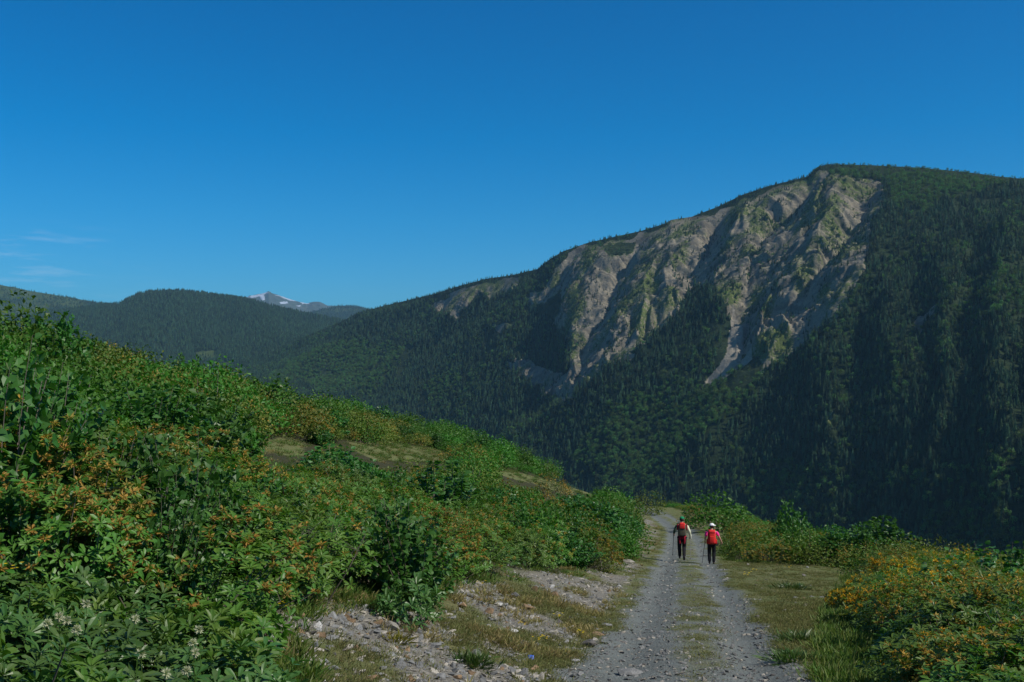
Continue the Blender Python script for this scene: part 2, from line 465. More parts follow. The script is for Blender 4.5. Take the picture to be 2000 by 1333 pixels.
streak = sstep(.50, .72, fbm(arc / 7.0, dg / 120, 95, 4))
t = NT('mountain_ground')
pz = t.pos((0.02, 0.02, 0.02))
n1 = t.noise(1.6, 6, 0.62, pz); n2 = t.noise(9.0, 5, 0.65, pz)
rockc = t.mix(t.rng(n1, 0.35, 0.65), (0.195, 0.170, 0.124), (0.250, 0.220, 0.162))
rockc = t.mix(t.rng(n2, 0.42, 0.7), rockc, (0.120, 0.120, 0.108))
greenc = t.mix(t.rng(n2, 0.3, 0.7), (0.058, 0.088, 0.024), (0.100, 0.125, 0.040))
ms = t.math('MULTIPLY', t.attr('moss'), t.rng(n2, 0.32, 0.55, 0.35, 1.0))
rockc = t.mix(t.rng(ms, 0.28, 0.62), rockc, greenc)
rockc = t.mix(t.math('MULTIPLY', t.attr('streak'), 0.75), rockc, t.mix(0.5, (0.085, 0.085, 0.078), (0.10, 0.085, 0.06)))
rockc = t.mix(t.attr('debris'), rockc, t.mix(t.rng(n2, 0.3, 0.7), (0.275, 0.250, 0.202), (0.215, 0.190, 0.148)))
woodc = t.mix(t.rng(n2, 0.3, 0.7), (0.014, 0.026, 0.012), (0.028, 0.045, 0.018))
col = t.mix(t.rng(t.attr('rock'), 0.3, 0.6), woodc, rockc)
MAT_MTN = t.done(t.principled(col, 0.95, 0.1, n2, 0.6, 4.0))
f = grid_faces(len(_ts), len(_us))
o = link('mountain', np_mesh('mountain', np.stack([X, Y, Z], 1), f, [MAT_MTN], True,
         {'streak': ('FLOAT', 'POINT', streak), 'rock': ('FLOAT', 'POINT', rock), 'moss': ('FLOAT', 'POINT', moss), 'debris': ('FLOAT', 'POINT', debris.astype(float))}))
tag(o, 'wooded mountain with a bare eroded scar and a debris chute', kind='structure')

# forest trees -----------------------------------------------------------------
def conifer(seed, layers=8, seg=9, wid=0.17):
    r = np.random.default_rng(seed); V = []; Fq = []; S = []
    V += [(0.012 * math.cos(a), 0.012 * math.sin(a), 0) for a in (0, 2.1, 4.2)] + [(0, 0, 0.9)]
    Fq += [(0, 1, 3), (1, 2, 3), (2, 0, 3)]; S += [0.0] * 4
    lean = r.normal(0, 0.01, 2)
    for k in range(layers):
        h = 0.08 + 0.92 * (k / layers) ** 0.95
        rad = wid * (1 - k / layers) ** 0.8 * r.uniform(0.85, 1.15) + 0.012
        top = min(1.0, h + 0.25 * (1 - h) + 0.1)
        b = len(V)
        V.append((lean[0] * h, lean[1] * h, top)); S.append(0.5)
        a0 = r.uniform(0, 6.28)
        for i in range(2 * seg):
            a = a0 + math.pi * i / seg + r.normal(0, 0.08)
            q = rad * (r.uniform(0.8, 1.25) if i % 2 == 0 else r.uniform(0.35, 0.55))
            V.append((q * math.cos(a), q * math.sin(a), h + (-0.03 if i % 2 == 0 else 0.02) + r.normal(0, 0.012))); S.append(r.uniform(0, 1))
        for i in range(2 * seg):
            Fq.append((b, b + 1 + i, b + 1 + (i + 1) % (2 * seg)))
    return np.array(V), np.array(Fq), np.array(S)

def leafy_tree(seed, n=130):
    """crown of leaf clumps spread through an uneven volume"""
    r = np.random.default_rng(seed); V = []; Fq = []; S = []
    lobes = [(r.normal(0, 0.11), r.normal(0, 0.11), r.uniform(0.35, 0.85), r.uniform(0.13, 0.22)) for _ in range(7)]
    V += [(0.02 * math.cos(a), 0.02 * math.sin(a), 0) for a in (0, 2.1, 4.2)] + [(0, 0, 0.7)]
    Fq += [(0, 1, 3), (1, 2, 3), (2, 0, 3)]; S += [0.0] * 4
    for i in range(n):
        lx, ly, lz, lr = lobes[i % 7]
        d = r.normal(0, 1, 3); d /= np.linalg.norm(d); d[2] *= 1.1
        c = np.array([lx, ly, lz]) + d * lr * r.uniform(0.7, 1.05)
        nrm = d + r.normal(0, 0.5, 3); nrm /= np.linalg.norm(nrm)
        e1 = np.cross(nrm, r.normal(0, 1, 3)); e1 /= np.linalg.norm(e1); e2 = np.cross(nrm, e1)
        s = r.uniform(0.035, 0.065); b = len(V); sh = r.uniform(0, 1)
        V += [c + e1 * s, c + e2 * s * 0.8 + nrm * s * .3, c - e1 * s, c - e2 * s * 0.8 + nrm * s * .3]; S += [sh] * 4
        Fq += [(b, b + 1, b + 2), (b, b + 2, b + 3)]
    return np.array(V), np.array(Fq), np.array(S)

MAT_CON = leafmat('conifer_needles', (0.022, 0.054, 0.025), (0.050, 0.092, 0.040), 0.12, 0.7, 0.15, 0.025, 1.3)
MAT_DEC = leafmat('deciduous_leaves', (0.064, 0.138, 0.034), (0.108, 0.188, 0.052), 0.3, 0.6, 0.2, 0.03, 0.9)
CONS = [np_mesh('conifer', *conifer(s, 9, 7, w)[:2], [MAT_CON], False, {'shade': ('FLOAT', 'POINT', conifer(s, 9, 7, w)[2])}) for s, w in ((1, .15), (2, .19), (3, .13), (4, .17))]
DECS = [np_mesh('deciduous_tree', *leafy_tree(s)[:2], [MAT_DEC], False, {'shade': ('FLOAT', 'POINT', leafy_tree(s)[2])}) for s in (5, 6, 7)]

def plant_grid(X, Y, Z, nr, nc, dens, spacing):
    """random positions on a grid surface; DENS per cell 0..1"""
    X = X.reshape(nr, nc); Y = Y.reshape(nr, nc); Z = Z.reshape(nr, nc); D = dens.reshape(nr, nc)[:-1, :-1]
    ax = X[:-1, 1:] - X[:-1, :-1]; ay = Y[:-1, 1:] - Y[:-1, :-1]; bx = X[1:, :-1] - X[:-1, :-1]; by = Y[1:, :-1] - Y[:-1, :-1]
    az = Z[:-1, 1:] - Z[:-1, :-1]; bz = Z[1:, :-1] - Z[:-1, :-1]
    area = np.sqrt((ay * bz - az * by) ** 2 + (az * bx - ax * bz) ** 2 + (ax * by - ay * bx) ** 2)
    lam = area / spacing ** 2 * D
    n = rng.poisson(lam); ii, jj = np.nonzero(n)
    rep = n[ii, jj]; ii = np.repeat(ii, rep); jj = np.repeat(jj, rep)
    a = rng.random(len(ii)); b = rng.random(len(ii))
    def bl(Q): return (Q[ii, jj] * (1 - a) + Q[ii, jj + 1] * a) * (1 - b) + (Q[ii + 1, jj] * (1 - a) + Q[ii + 1, jj + 1] * a) * b
    return np.stack([bl(X), bl(Y), bl(Z)], 1), ii * nc + jj

dens = np.where(rock > 0.5, 0.06 + 0.45 * (moss > 0.60) + 0.45 * (fbm(X / 38, Y / 38, 67, 3) > 0.61), 1.0)
dens = np.where((rock > .5) & (pu < 1035), 0.07, dens)
dens = np.where(wooded, 0.5, dens)
dens = np.where(debris, 0.0, np.where(grass, 0.12, dens))
dens = dens * np.where((fbm(X / 70, Y / 70, 66, 3) > 0.70) & (rock < .5) & (U < 1500), 0.25, 1.0)
dens = np.where((pu < 380) | (pu > 2110) | (pv > 1150) | (T > 1.04) | (T < -0.3), 0, dens)
P, cell = plant_grid(X, Y, Z, len(_ts), len(_us), dens, 8.3)
is_leafy = rng.random(len(P)) < leafy[cell]
h = np.where(is_leafy, rng.uniform(9, 16, len(P)), 8 + 15 * rng.random(len(P)) ** 0.8) * np.where(rock[cell] > .3, 0.55, 1.0)
h *= np.interp(P[:, 0] / P[:, 1] * F + 1000, [600, 1200, 1700, 2000], [1.0, 0.95, 0.90, 0.82])
h *= np.where(T[cell] > 0.95, 0.55, 1.0)
TREE_P, TREE_H, TREE_L = P, h, is_leafy
# far hills ----------------------------------------------------------------------
def ridge_layer(name, ridge, y1, base, y0, u0, u1, du, nt, amp, wl, mat, attrs=None, back=0.3, label=''):
    us = np.arange(u0, u1 + du, du); ts = np.concatenate([np.linspace(-0.15, 1, nt), np.linspace(1.01, 1 + back, 12)])
    U, T = np.meshgrid(us, ts); U = U.ravel(); T = T.ravel()
    Y0 = interp(y0, U); Y1 = interp(y1, U)
    Yg = Y0 + (Y1 - Y0) * T
    z0 = (HOR - interp(base, U)) / F * Y0; z1 = (HOR - interp(ridge, U)) / F * Y1
    tt = np.clip(T, 0, 1)
    Zg = z0 + (z1 - z0) * tt ** 0.9
    Zg = np.where(T > 1, z1 - (T - 1) * (Y1 - Y0) * 0.5, Zg); Zg = np.where(T < 0, z0 + T * (Y1 - Y0) * 0.1, Zg)
    Xg = (U - 1000) / F * Yg
    fd = sstep(1.0, 0.8, T) * sstep(-0.1, 0.15, T)
    Zg = Zg + fd * amp * 2 * (ridged(Xg / wl + 0.3 * Yg / wl, Yg / wl / 2.5, 21, 4) - 0.55) + amp * 0.1 * (fbm(Xg / 60, Yg / 60, 3) - .5)
    pu, pv = to_px(Xg, Yg, Zg)
    at = attrs(Xg, Yg, Zg, pu, pv, T) if attrs else {}
    o = link(name, np_mesh(name, np.stack([Xg, Yg, Zg], 1), grid_faces(len(ts), len(us)), [mat], True,
             {k: ('FLOAT', 'POINT', a) for k, a in at.items()}))
    tag(o, label, kind='structure')
    return Xg, Yg, Zg, T, len(ts), len(us), pu, pv

t = NT('far_hill_ground')
pz = t.pos((0.01, 0.01, 0.01)); n1 = t.noise(2.0, 6, 0.6, pz); n2 = t.noise(12, 4, 0.65, pz)
wood = t.mix(t.rng(n2, 0.35, 0.65), (0.012, 0.024, 0.012), (0.024, 0.042, 0.018))
mead = t.mix(t.rng(n1, 0.35, 0.65), (0.036, 0.064, 0.020), (0.062, 0.088, 0.030))
MAT_HILL = t.done(t.principled(t.mix(t.rng(t.attr('meadow'), 0.3, 0.7), wood, mead), 0.95, 0.1, n2, 0.6, 6.0))

t = NT('snow_mountain_ground')
pz = t.pos((0.003, 0.003, 0.003)); n1 = t.noise(3.0, 8, 0.65, pz)
rk = t.mix(t.rng(n1, 0.35, 0.65), (0.05, 0.075, 0.055), (0.085, 0.10, 0.085))
sn = t.math('ADD', t.attr('snow'), t.rng(n1, 0.3, 0.7, -0.5, 0.25, False))
MAT_SNOW = t.done(t.principled(t.mix(t.rng(sn, 0.52, 0.72), rk, (0.40, 0.46, 0.54)), 0.8, 0.2, n1, 0.6, 30.0))

HL = [(-300, 590), (-100, 572), (0, 567), (60, 612), (140, 612), (190, 600), (235, 593), (250, 583), (270, 575), (300, 569), (350, 568), (400, 573), (430, 577), (480, 584), (520, 595), (560, 605), (610, 615), (650, 624), (700, 632), (800, 660), (900, 690)]
HL = [(-300, 640), (-50, 640), (0, 632), (80, 615), (140, 606), (190, 598), (235, 594), (250, 585), (270, 576), (300, 570), (350, 569), (400, 574), (430, 578), (480, 585), (520, 596), (560, 606), (610, 616), (650, 625), (700, 632), (800, 660), (900, 690)]
def meadow1(X, Y, Z, u, v, T):
    a = np.zeros(X.shape)
    for P in ([(370, 690), (420, 686), (425, 700), (390, 704)], [(415, 712), (450, 708), (450, 716), (420, 718)], [(155, 625), (170, 615), (172, 622), (158, 632)]):
        a = np.maximum(a, in_poly(u + 10 * (fbm(u / 9, v / 5, 8) - .5), v + 6 * (fbm(u / 9, v / 5, 9) - .5), P))
    a = np.maximum(a, np.clip(2.2 * (fbm(X / 260, Y / 260, 41, 4) - 0.60), 0, 1) * (v > 640))
    return {'meadow': a}
A1 = ridge_layer('hills', HL, [(0, 6300), (900, 6300)], [(-300, 735), (0, 732), (450, 727), (900, 735)], [(0, 4600), (450, 4500), (900, 4700)], -300, 900, 3.0, 260, 55, 620, MAT_HILL, meadow1,
                 label='dark forested hills left of the mountain')
def meadow2(X, Y, Z, u, v, T):
    return {'meadow': np.clip(0.9 - 1.6 * (fbm(X / 300, Y / 300, 43, 4) - 0.35), 0, 1)}
A2 = ridge_layer('hills', [(-300, 548), (-60, 551), (0, 557), (30, 562), (60, 569), (130, 580), (190, 591), (240, 598), (330, 615), (450, 650)], [(0, 8200)], [(0, 690)], [(0, 6500)], -300, 450, 3.0, 130, 60, 800, MAT_HILL, meadow2,
                 label='green grassy hill at the far left')
def snow(X, Y, Z, u, v, T):
    a = np.zeros(X.shape)
    for P in ([(455, 590), (490, 578), (518, 571), (527, 572), (515, 576), (495, 582), (470, 588)], [(505, 576), (516, 573), (518, 586), (512, 588)], [(534, 575), (560, 582), (580, 589), (566, 588), (545, 580)],
              [(545, 590), (562, 589), (563, 593), (548, 594)], [(585, 590), (600, 590), (606, 594), (590, 594)], [(575, 596), (590, 598), (585, 600)]):
        a = np.maximum(a, in_poly(u + 3 * (fbm(u / 5, v / 3, 8) - .5), v + 2.5 * (fbm(u / 5, v / 3, 9) - .5), P))
    return {'snow': a}
A3 = ridge_layer('mountain', [(380, 612), (440, 597), (465, 586), (490, 578), (510, 574), (519, 572), (525, 569), (531, 573), (545, 577), (560, 583), (580, 589), (600, 593), (612, 590), (625, 590), (640, 597), (670, 600), (700, 601), (715, 604), (780, 612), (900, 625)],
                 [(0, 17000)], [(0, 660)], [(0, 12500)], 380, 900, 1.2, 170, 120, 900, MAT_SNOW, snow, label='distant bluish peak with snow patches on the skyline')
A4 = ridge_layer('hills', [(560, 620), (600, 612), (630, 604), (655, 598), (680, 597), (700, 599), (720, 604), (760, 612), (900, 630)], [(0, 11500)], [(0, 670)], [(0, 9300)], 540, 900, 2.5, 90, 50, 700, MAT_HILL,
                 lambda X, Y, Z, u, v, T: {'meadow': np.clip(1.3 - 2 * fbm(X / 300, Y / 300, 43, 4), 0, .6)}, label='low hill in front of the snowy peak')

def hill_trees(A, sp, mead, hmin, hmax, umax):
    X, Y, Z, T, nr, nc, pu, pv = A
    d = np.where((pu < -40) | (pu > umax) | (T > 1.02) | (pv > 740), 0, 1.0) * (1 - 0.9 * mead)
    P, cell = plant_grid(X, Y, Z, nr, nc, d, sp)
    return P, rng.uniform(hmin, hmax, len(P))
P1, H1 = hill_trees(A1, 11.5, meadow1(*A1[:3], A1[6], A1[7], A1[3])['meadow'], 14, 27, 760)
P2, H2 = hill_trees(A2, 19.0, np.clip(meadow2(*A2[:3], A2[6], A2[7], A2[3])['meadow'] * 0.9, 0, 1), 12, 22, 300)
P4, H4 = hill_trees(A4, 30.0, np.zeros(len(A4[0])), 14, 26, 800)

# forest as far-off masses; the largest-looking trees on the near foot of the mountain stand on their own
pu, pv = to_px(TREE_P[:, 0], TREE_P[:, 1], TREE_P[:, 2])
vis_floor = np.interp(pu, [1200, 1250, 1400, 1500, 1560, 1620, 1700, 1760, 1800, 1900, 2000], [940, 950, 965, 985, 975, 1010, 1000, 1040, 1050, 1035, 1035])
seen = (pu > 1220) & (pu < 1996) & (pv < vis_floor) & (pv > 700)
size = np.where(seen, TREE_H / TREE_P[:, 1], 0)
order = np.argsort(-size)
def pick(mask, n):
    s = np.where(mask, size, 0); o_ = np.argsort(-s)[:n]
    return o_[s[o_] > 0]
BIG_C = pick(~TREE_L, 150); BIG_D = pick(TREE_L, 150)
rest = np.ones(len(TREE_P), bool); rest[BIG_C] = False; rest[BIG_D] = False

def forest(name, P, H, meshes, label, wide=1.0):
    n = len(P)
    rot = np.zeros((n, 3)); rot[:, 2] = rng.uniform(0, 6.28, n); rot[:, :2] = rng.normal(0, 0.02, (n, 2))
    s = np.stack([H * wide * rng.uniform(0.85, 1.2, n), H * wide * rng.uniform(0.85, 1.2, n), H], 1)
    P = P.copy(); P[:, 2] -= 0.4
    return scatter(name, P, rot, s, rng.integers(0, len(meshes), n), [src(name, m_) for m_ in meshes], label, 'forest')
forest('conifer_forest', TREE_P[rest & ~TREE_L], TREE_H[rest & ~TREE_L], CONS, 'dark conifer forest covering the mountain slopes round the scar')
forest('deciduous_forest', TREE_P[rest & TREE_L], TREE_H[rest & TREE_L], DECS, 'lighter green deciduous woods on the mountain foot and summit', 1.25)
forest('conifer_forest', np.concatenate([P1, P2, P4]), np.concatenate([H1, H2, H4]), CONS, 'dark conifer forest on the far hills at the left', 1.15)

def split_mesh(src_me, trunk_mat, name):
    """crown and trunk of a tree as meshes of their own"""
    n = len(src_me.vertices); V = np.empty(n * 3, np.float32); src_me.vertices.foreach_get('co', V); V = V.reshape(-1, 3)
    Fi = np.empty(len(src_me.polygons) * 3, np.int32); src_me.loops.foreach_get('vertex_index', Fi); Fi = Fi.reshape(-1, 3)
    S = np.empty(n, np.float32); src_me.attributes['shade'].data.foreach_get('value', S)
    crown = np_mesh(name + '_crown', V[4:], Fi[3:] - 4, [src_me.materials[0]], False, {'shade': ('FLOAT', 'POINT', S[4:])})
    trunk = np_mesh(name + '_trunk', V[:4] * np.array([1.6, 1.6, 1]), Fi[:3], [trunk_mat])
    return crown, trunk
MAT_BARK = simple('bark', (0.10, 0.08, 0.06), 0.9, 0.1, 0.3, 8)
CP = [split_mesh(m_, MAT_BARK, 'conifer') for m_ in CONS]; DP = [split_mesh(m_, MAT_BARK, 'deciduous_tree') for m_ in DECS]
def lone(name, ids, parts, label, group, cat, wide):
    for k, i in enumerate(ids):
        cr, tr = parts[k % len(parts)]
        a = link(name, cr); h = TREE_H[i]
        a.location = TREE_P[i] - np.array([0, 0, .4]); a.rotation_euler = (0, 0, rng.uniform(0, 6.28)); a.scale = (h * wide, h * wide, h)
        tag(a, label, cat, group)
        link('trunk', tr, a)
lone('conifer_tree', BIG_C, CP, 'dark conifer in the forest at the near foot of the mountain beyond the right-hand shrubs', 'conifers at the foot of the mountain', 'tree', 1.0)
lone('deciduous_tree', BIG_D, DP, 'lighter broadleaf tree in the forest at the near foot of the mountain', 'broadleaf trees at the foot of the mountain', 'tree', 1.25)

# valley floor that carries everything out to the horizon
Vv = np.array([(-60000, -20000, -420), (60000, -20000, -420), (60000, 60000, -420), (-60000, 60000, -420)], float)
tag(link('valley_floor', np_mesh('valley_floor', Vv, np.array([[0, 1, 2, 3]]), [MAT_HILL])), 'valley floor under the hills', kind='structure')

# the air between: one even box of thin haze
def haze():
    t = NT('haze')
    p = t.new('VolumePrincipled')
    p.inputs['Color'].default_value = (0.36, 0.70, 1.0, 1)
    p.inputs['Density'].default_value = HAZE
    p.inputs['Anisotropy'].default_value = 0.2
    t.t.links.new(p.outputs[0], t.out.inputs['Volume'])
    bm = bmesh.new(); bmesh.ops.create_cube(bm, size=1.0)
    me = bpy.data.meshes.new('haze'); bm.to_mesh(me); bm.free(); me.materials.append(t.m)
    o = link('haze', me)
    o.scale = (21000, 19600, 1320); o.location = (0, 9600, 1320 / 2 - 422)
    tag(o, 'thin bluish haze in the valley air', 'haze', kind='stuff')
HAZE = 3.0e-5
if HAZE: haze()
# ------------------------------------------------------------------ near hillside
_yk = np.arange(-60, 900, 0.5)
def _smooth(tab, k=9):
    t = np.array(tab, float); v = np.interp(_yk, t[:, 0], t[:, 1])
    # extend linearly below the table, then round the corners
    for _ in range(2): v = np.convolve(np.pad(v, k, mode='reflect', reflect_type='odd'), np.ones(2 * k + 1) / (2 * k + 1), 'valid')
    return v
_ZT = _smooth([(-60, 6), (0, -1.72), (10.4, -3.42), (21.5, -5.35), (41, -8.5), (61, -11.45), (89, -15.2), (110, -17.4), (122, -18.6), (140, -21.5), (170, -31), (260, -80), (900, -440)])
_XT = _smooth([(-60, -10.4), (0, 0.02), (10.4, 1.83), (21.5, 3.8), (41, 7.1), (61, 10.5), (80, 13.4), (92, 14.6), (105, 15.4), (116, 15.6), (126, 14.8), (136, 12), (150, 6), (900, -300)], 5)
def zt(y): return np.interp(y, _yk, _ZT)
def xt(y): return np.interp(y, _yk, _XT)
XL = [(-20, -3.2), (0, -2.0), (5, -1.75), (7.2, -1.8), (9.3, -2.5), (12, -1.75), (16.8, -1.2), (22, 0.4), (29, 2.6), (40, 4.9), (55, 6.8), (70, 8.2), (80, 8.9), (95, 9.4), (110, 9.2), (125, 7.5), (140, 4)]
XR = [(-20, 3), (0, 3.2), (7, 3.3), (10.4, 3.8), (17.9, 6.2), (28, 9.7), (34, 12.2), (36.5, 13.2), (38.5, 12.0), (40.5, 9.1), (46, 9.9), (55, 12.4), (62, 14.0), (85, 17.8), (100, 19.0), (120, 19.4), (140, 17)]
def xl(y): return interp(XL, y)
def xr(y): return interp(XR, y)
def H0(x, y):
    x = np.asarray(x, float); y = np.asarray(y, float)
    s = xt(y) - 1.3 - x
    sl = np.maximum(s, 0)
    rise = np.interp(y, [35, 85], [0.335, 0.42]) * (np.sqrt(sl * sl + 0.9) - 0.95)
    rise = np.where(rise > 0, rise, rise * 0)
    rise = rise * (1 - 0.35 * sstep(12, 38, sl) * sstep(30, 70, y))
    c = (y - 95 - 1.2 * x) / 1.56 + 3
    c = np.maximum(c, 0) * sstep(0, 8, s)
    drop = np.where(c < 30, 0.0125 * c * c, 0.0125 * 900 + 0.75 * (c - 30))
    sr = np.maximum(x - xt(y) - 1.3, 0)
    pad = np.interp(y, [0, 8, 20, 38, 48, 100, 130], [2.2, 2.6, 5.0, 6.5, 4.0, 2.5, 2])
    e = np.maximum(sr - pad, 0)
    rd = 0.035 * sr + np.where(e < 10, 0.022 * e * e, 2.2 + 0.44 * (e - 10))
    z = zt(y) + rise - drop - rd
    return z
def H(x, y):
    x = np.asarray(x, float); y = np.asarray(y, float)
    a = np.abs(x - xt(y))
    off = sstep(1.2, 4, a)
    z = H0(x, y) + off * (0.5 * (fbm(x / 7, y / 7, 201, 3) - .5) + 0.10 * (fbm(x / .9, y / .9, 202, 3) - .5))
    z = z - 0.085 * np.exp(-((a - 0.78) / 0.33) ** 2) + 0.05 * (fbm(x / 1.1, y / 1.8, 207, 2) - .5) + 0.03 * (fbm(x / .6, y / .6, 203, 3) - .5)
    return z
def ground_hit(u, v):
    """where the ray through photo pixel (u, v) meets the near ground"""
    ys = np.concatenate([np.arange(1.5, 40, 0.02), np.arange(40, 160, 0.1)])
    z = H((u - 1000) / F * ys, ys); d = (HOR - v) / F * ys - z
    i = np.nonzero(d < 0)[0]
    y = ys[i[0]] if len(i) else 120.0
    x = (u - 1000) / F * y
    return float(x), float(y), float(H(x, y))

ys = [-25.0]
while ys[-1] < 850: ys.append(ys[-1] + max(0.11, 0.0065 * abs(ys[-1])) if ys[-1] > 1 else ys[-1] + (0.6 if ys[-1] < 0 else 0.2))
xs = [0.0]
while xs[-1] < 420: xs.append(xs[-1] + max(0.11, 0.018 * xs[-1]))
xs = np.array(sorted([-q for q in xs[1:]] + xs)); ys = np.array(ys)
GX, GY = np.meshgrid(xs, ys); GX = GX.ravel(); GY = GY.ravel()
GZ = np.maximum(H(GX, GY), -430)
def wob(x, y, sc, seed): return (fbm(x / sc, y / sc, seed, 3) - 0.5) * 2
# patches of bare turf on the slope that no shrub hides (outlined on the photograph, then kept clear on the ground)
TURF = [[(490, 866), (560, 852), (600, 864), (590, 892), (510, 884)], [(672, 864), (760, 864), (850, 876), (880, 892), (870, 906), (800, 906), (740, 902), (690, 882)],
        [(965, 908), (1050, 934), (1100, 946), (1170, 960), (1165, 970), (1090, 962), (970, 922)]]
def masks(x, y):
    a = x - xt(y)
    hw = np.interp(y, [5, 10, 20, 40, 90, 120], [1.45, 1.38, 1.25, 1.2, 1.15, 1.0])
    grav = 1 - sstep(-0.16, 0.16, np.abs(a) - hw - 0.35 * wob(x, y, .8, 301))
    strip = np.interp(y, [6, 12, 20, 40, 100], [.12, .24, .36, .42, .4])
    mid = 1 - sstep(-0.14, 0.14, np.abs(a - 0.14) - strip - 0.22 * wob(x, y, .7, 302))
    mid = mid * np.interp(y, [6, 12, 20, 45], [0.45, 0.6, 0.75, .9]) * sstep(.25, .55, fbm(x / .5, y / .7, 307, 3))
    s = xt(y) - 1.3 - x
    bank = sstep(0.1, 0.6, s) * (1 - sstep(-0.3, 0.5, xl(y) - x))
    rub = bank * sstep(0.44, 0.58, fbm(x / 1.6, y / 2.2, 303, 3) + 0.16 * (y < 11) + 0.05)
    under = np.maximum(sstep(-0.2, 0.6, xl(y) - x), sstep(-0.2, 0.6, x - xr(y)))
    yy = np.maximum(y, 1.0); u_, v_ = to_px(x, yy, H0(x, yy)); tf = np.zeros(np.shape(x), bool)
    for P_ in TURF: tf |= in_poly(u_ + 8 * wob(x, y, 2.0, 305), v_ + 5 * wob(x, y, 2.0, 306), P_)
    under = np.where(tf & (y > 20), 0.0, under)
    return grav, mid, rub, under
g_grav, g_mid, g_rub, g_under = masks(GX, GY)

t = NT('ground')
P3 = t.pos()
nA = t.noise(1.3, 5, 0.6, P3); nB = t.noise(9, 5, 0.65, P3); nC = t.noise(55, 4, 0.7, P3); nD = t.noise(0.35, 4, 0.6, P3)
vor = t.new('TexVoronoi'); vor.inputs['Scale'].default_value = 26; t.set(vor.inputs['Vector'], P3)
vor2 = t.new('TexVoronoi'); vor2.inputs['Scale'].default_value = 60; t.set(vor2.inputs['Vector'], P3)
gr = t.mix(t.rng(nC, 0.3, 0.7), (0.130, 0.150, 0.140), (0.200, 0.224, 0.206))
gr = t.mix(t.math('MULTIPLY', t.rng(vor.outputs['Color'], 0.2, 0.9), 0.6), gr, (0.195, 0.205, 0.195))
gr = t.mix(t.rng(nA, 0.38, 0.62, 0, 0.45), gr, (0.112, 0.122, 0.114))
gr = t.mix(t.rng(nB, 0.5, 0.75, 0, 0.7), gr, (0.105, 0.102, 0.085))
turf = t.mix(t.rng(nB, 0.3, 0.7), (0.099, 0.110, 0.039), (0.172, 0.163, 0.072))
turf = t.mix(t.rng(nA, 0.4, 0.65), turf, (0.110, 0.138, 0.047))
turf = t.mix(t.rng(nC, 0.55, 0.75, 0, 0.6), turf, (0.214, 0.190, 0.131))
rub = t.mix(t.rng(nB, 0.3, 0.7), (0.163, 0.152, 0.124), (0.262, 0.251, 0.218))
rub = t.mix(t.rng(vor2.outputs['Color'], 0.3, 0.9, 0, 0.7), rub, (0.131, 0.116, 0.094))
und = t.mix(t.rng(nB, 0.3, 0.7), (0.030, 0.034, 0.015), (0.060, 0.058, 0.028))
col = t.mix(t.attr('rubble'), turf, rub)
gm = t.math('MULTIPLY', t.attr('gravel'), t.math('SUBTRACT', 1.0, t.attr('middle')))
col = t.mix(gm, col, gr)
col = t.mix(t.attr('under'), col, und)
bmp = t.math('ADD', t.math('MULTIPLY', vor.outputs['Distance'], -0.6), t.math('MULTIPLY', nC, 0.9))
MAT_GROUND = t.done(t.principled(col, 0.95, 0.15, bmp, 0.75, 0.035))
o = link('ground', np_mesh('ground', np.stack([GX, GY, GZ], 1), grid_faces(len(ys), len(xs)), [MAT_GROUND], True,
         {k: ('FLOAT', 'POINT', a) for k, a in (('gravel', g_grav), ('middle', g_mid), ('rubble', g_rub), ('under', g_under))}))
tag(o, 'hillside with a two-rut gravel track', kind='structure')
# ------------------------------------------------------------------ plants
def leaves(P, D, N, L, W, curl, shade, kind='lance', hi=True):
    """a leaf per row: base P, axis D, upper side N, length L, half width W"""
    P = np.asarray(P); n = len(P)
    D = D / np.linalg.norm(D, axis=1, keepdims=True)
    B = np.cross(D, N); B /= np.linalg.norm(B, axis=1, keepdims=True) + 1e-9
    N = np.cross(B, D)
    L = np.broadcast_to(L, n)[:, None]; W = np.broadcast_to(W, n)[:, None]; curl = np.broadcast_to(curl, n)[:, None]
    def at(f, w, up=0.0): return P + D * L * f + B * W * w + N * (L * (-curl * f * f) + W * up)
    if hi:
        st = {'lance': (.38, 1.0, .74, .80), 'obov': (.45, .75, .80, 1.0), 'round': (.25, .95, .68, .88)}[kind]
        V = [at(0, 0), at(st[0], 0), at(st[2], 0), at(1, 0), at(st[0], -st[1], .3), at(st[2], -st[3], .3), at(st[0], st[1], .3), at(st[2], st[3], .3)]
        T = [(0, 1, 4), (1, 2, 5), (1, 5, 4), (2, 3, 5), (0, 6, 1), (1, 7, 2), (1, 6, 7), (2, 7, 3)]
    else:
        V = [at(0, 0), at(.5, -1, .25), at(1, 0), at(.5, 1, .25)]
        T = [(0, 2, 1), (0, 3, 2)]
    k = len(V)
    V = np.stack(V, 1).reshape(-1, 3)
    T = (np.arange(n)[:, None, None] * k + np.array(T)[None]).reshape(-1, 3)
    return V, T, np.repeat(np.broadcast_to(shade, n), k)

def unit(a): return a / (np.linalg.norm(a, axis=1, keepdims=True) + 1e-9)

def tube(pts, r0, r1, sides=4):
    V = []; Fc = []
    n = len(pts)
    for i, p in enumerate(pts):
        d = np.array(pts[min(i + 1, n - 1)]) - np.array(pts[max(i - 1, 0)]); d = d / (np.linalg.norm(d) + 1e-9)
        a = np.cross(d, (0.3, 0.9, 0.2)); a /= np.linalg.norm(a); b = np.cross(d, a); rr = r0 + (r1 - r0) * i / (n - 1)
        for k in range(sides):
            th = 2 * math.pi * k / sides
            V.append(np.array(p) + rr * (a * math.cos(th) + b * math.sin(th)))
    for i in range(n - 1):
        for k in range(sides):
            q = i * sides + k; q2 = i * sides + (k + 1) % sides
            Fc += [(q, q2, q2 + sides), (q, q2 + sides, q + sides)]
    return np.array(V), np.array(Fc)

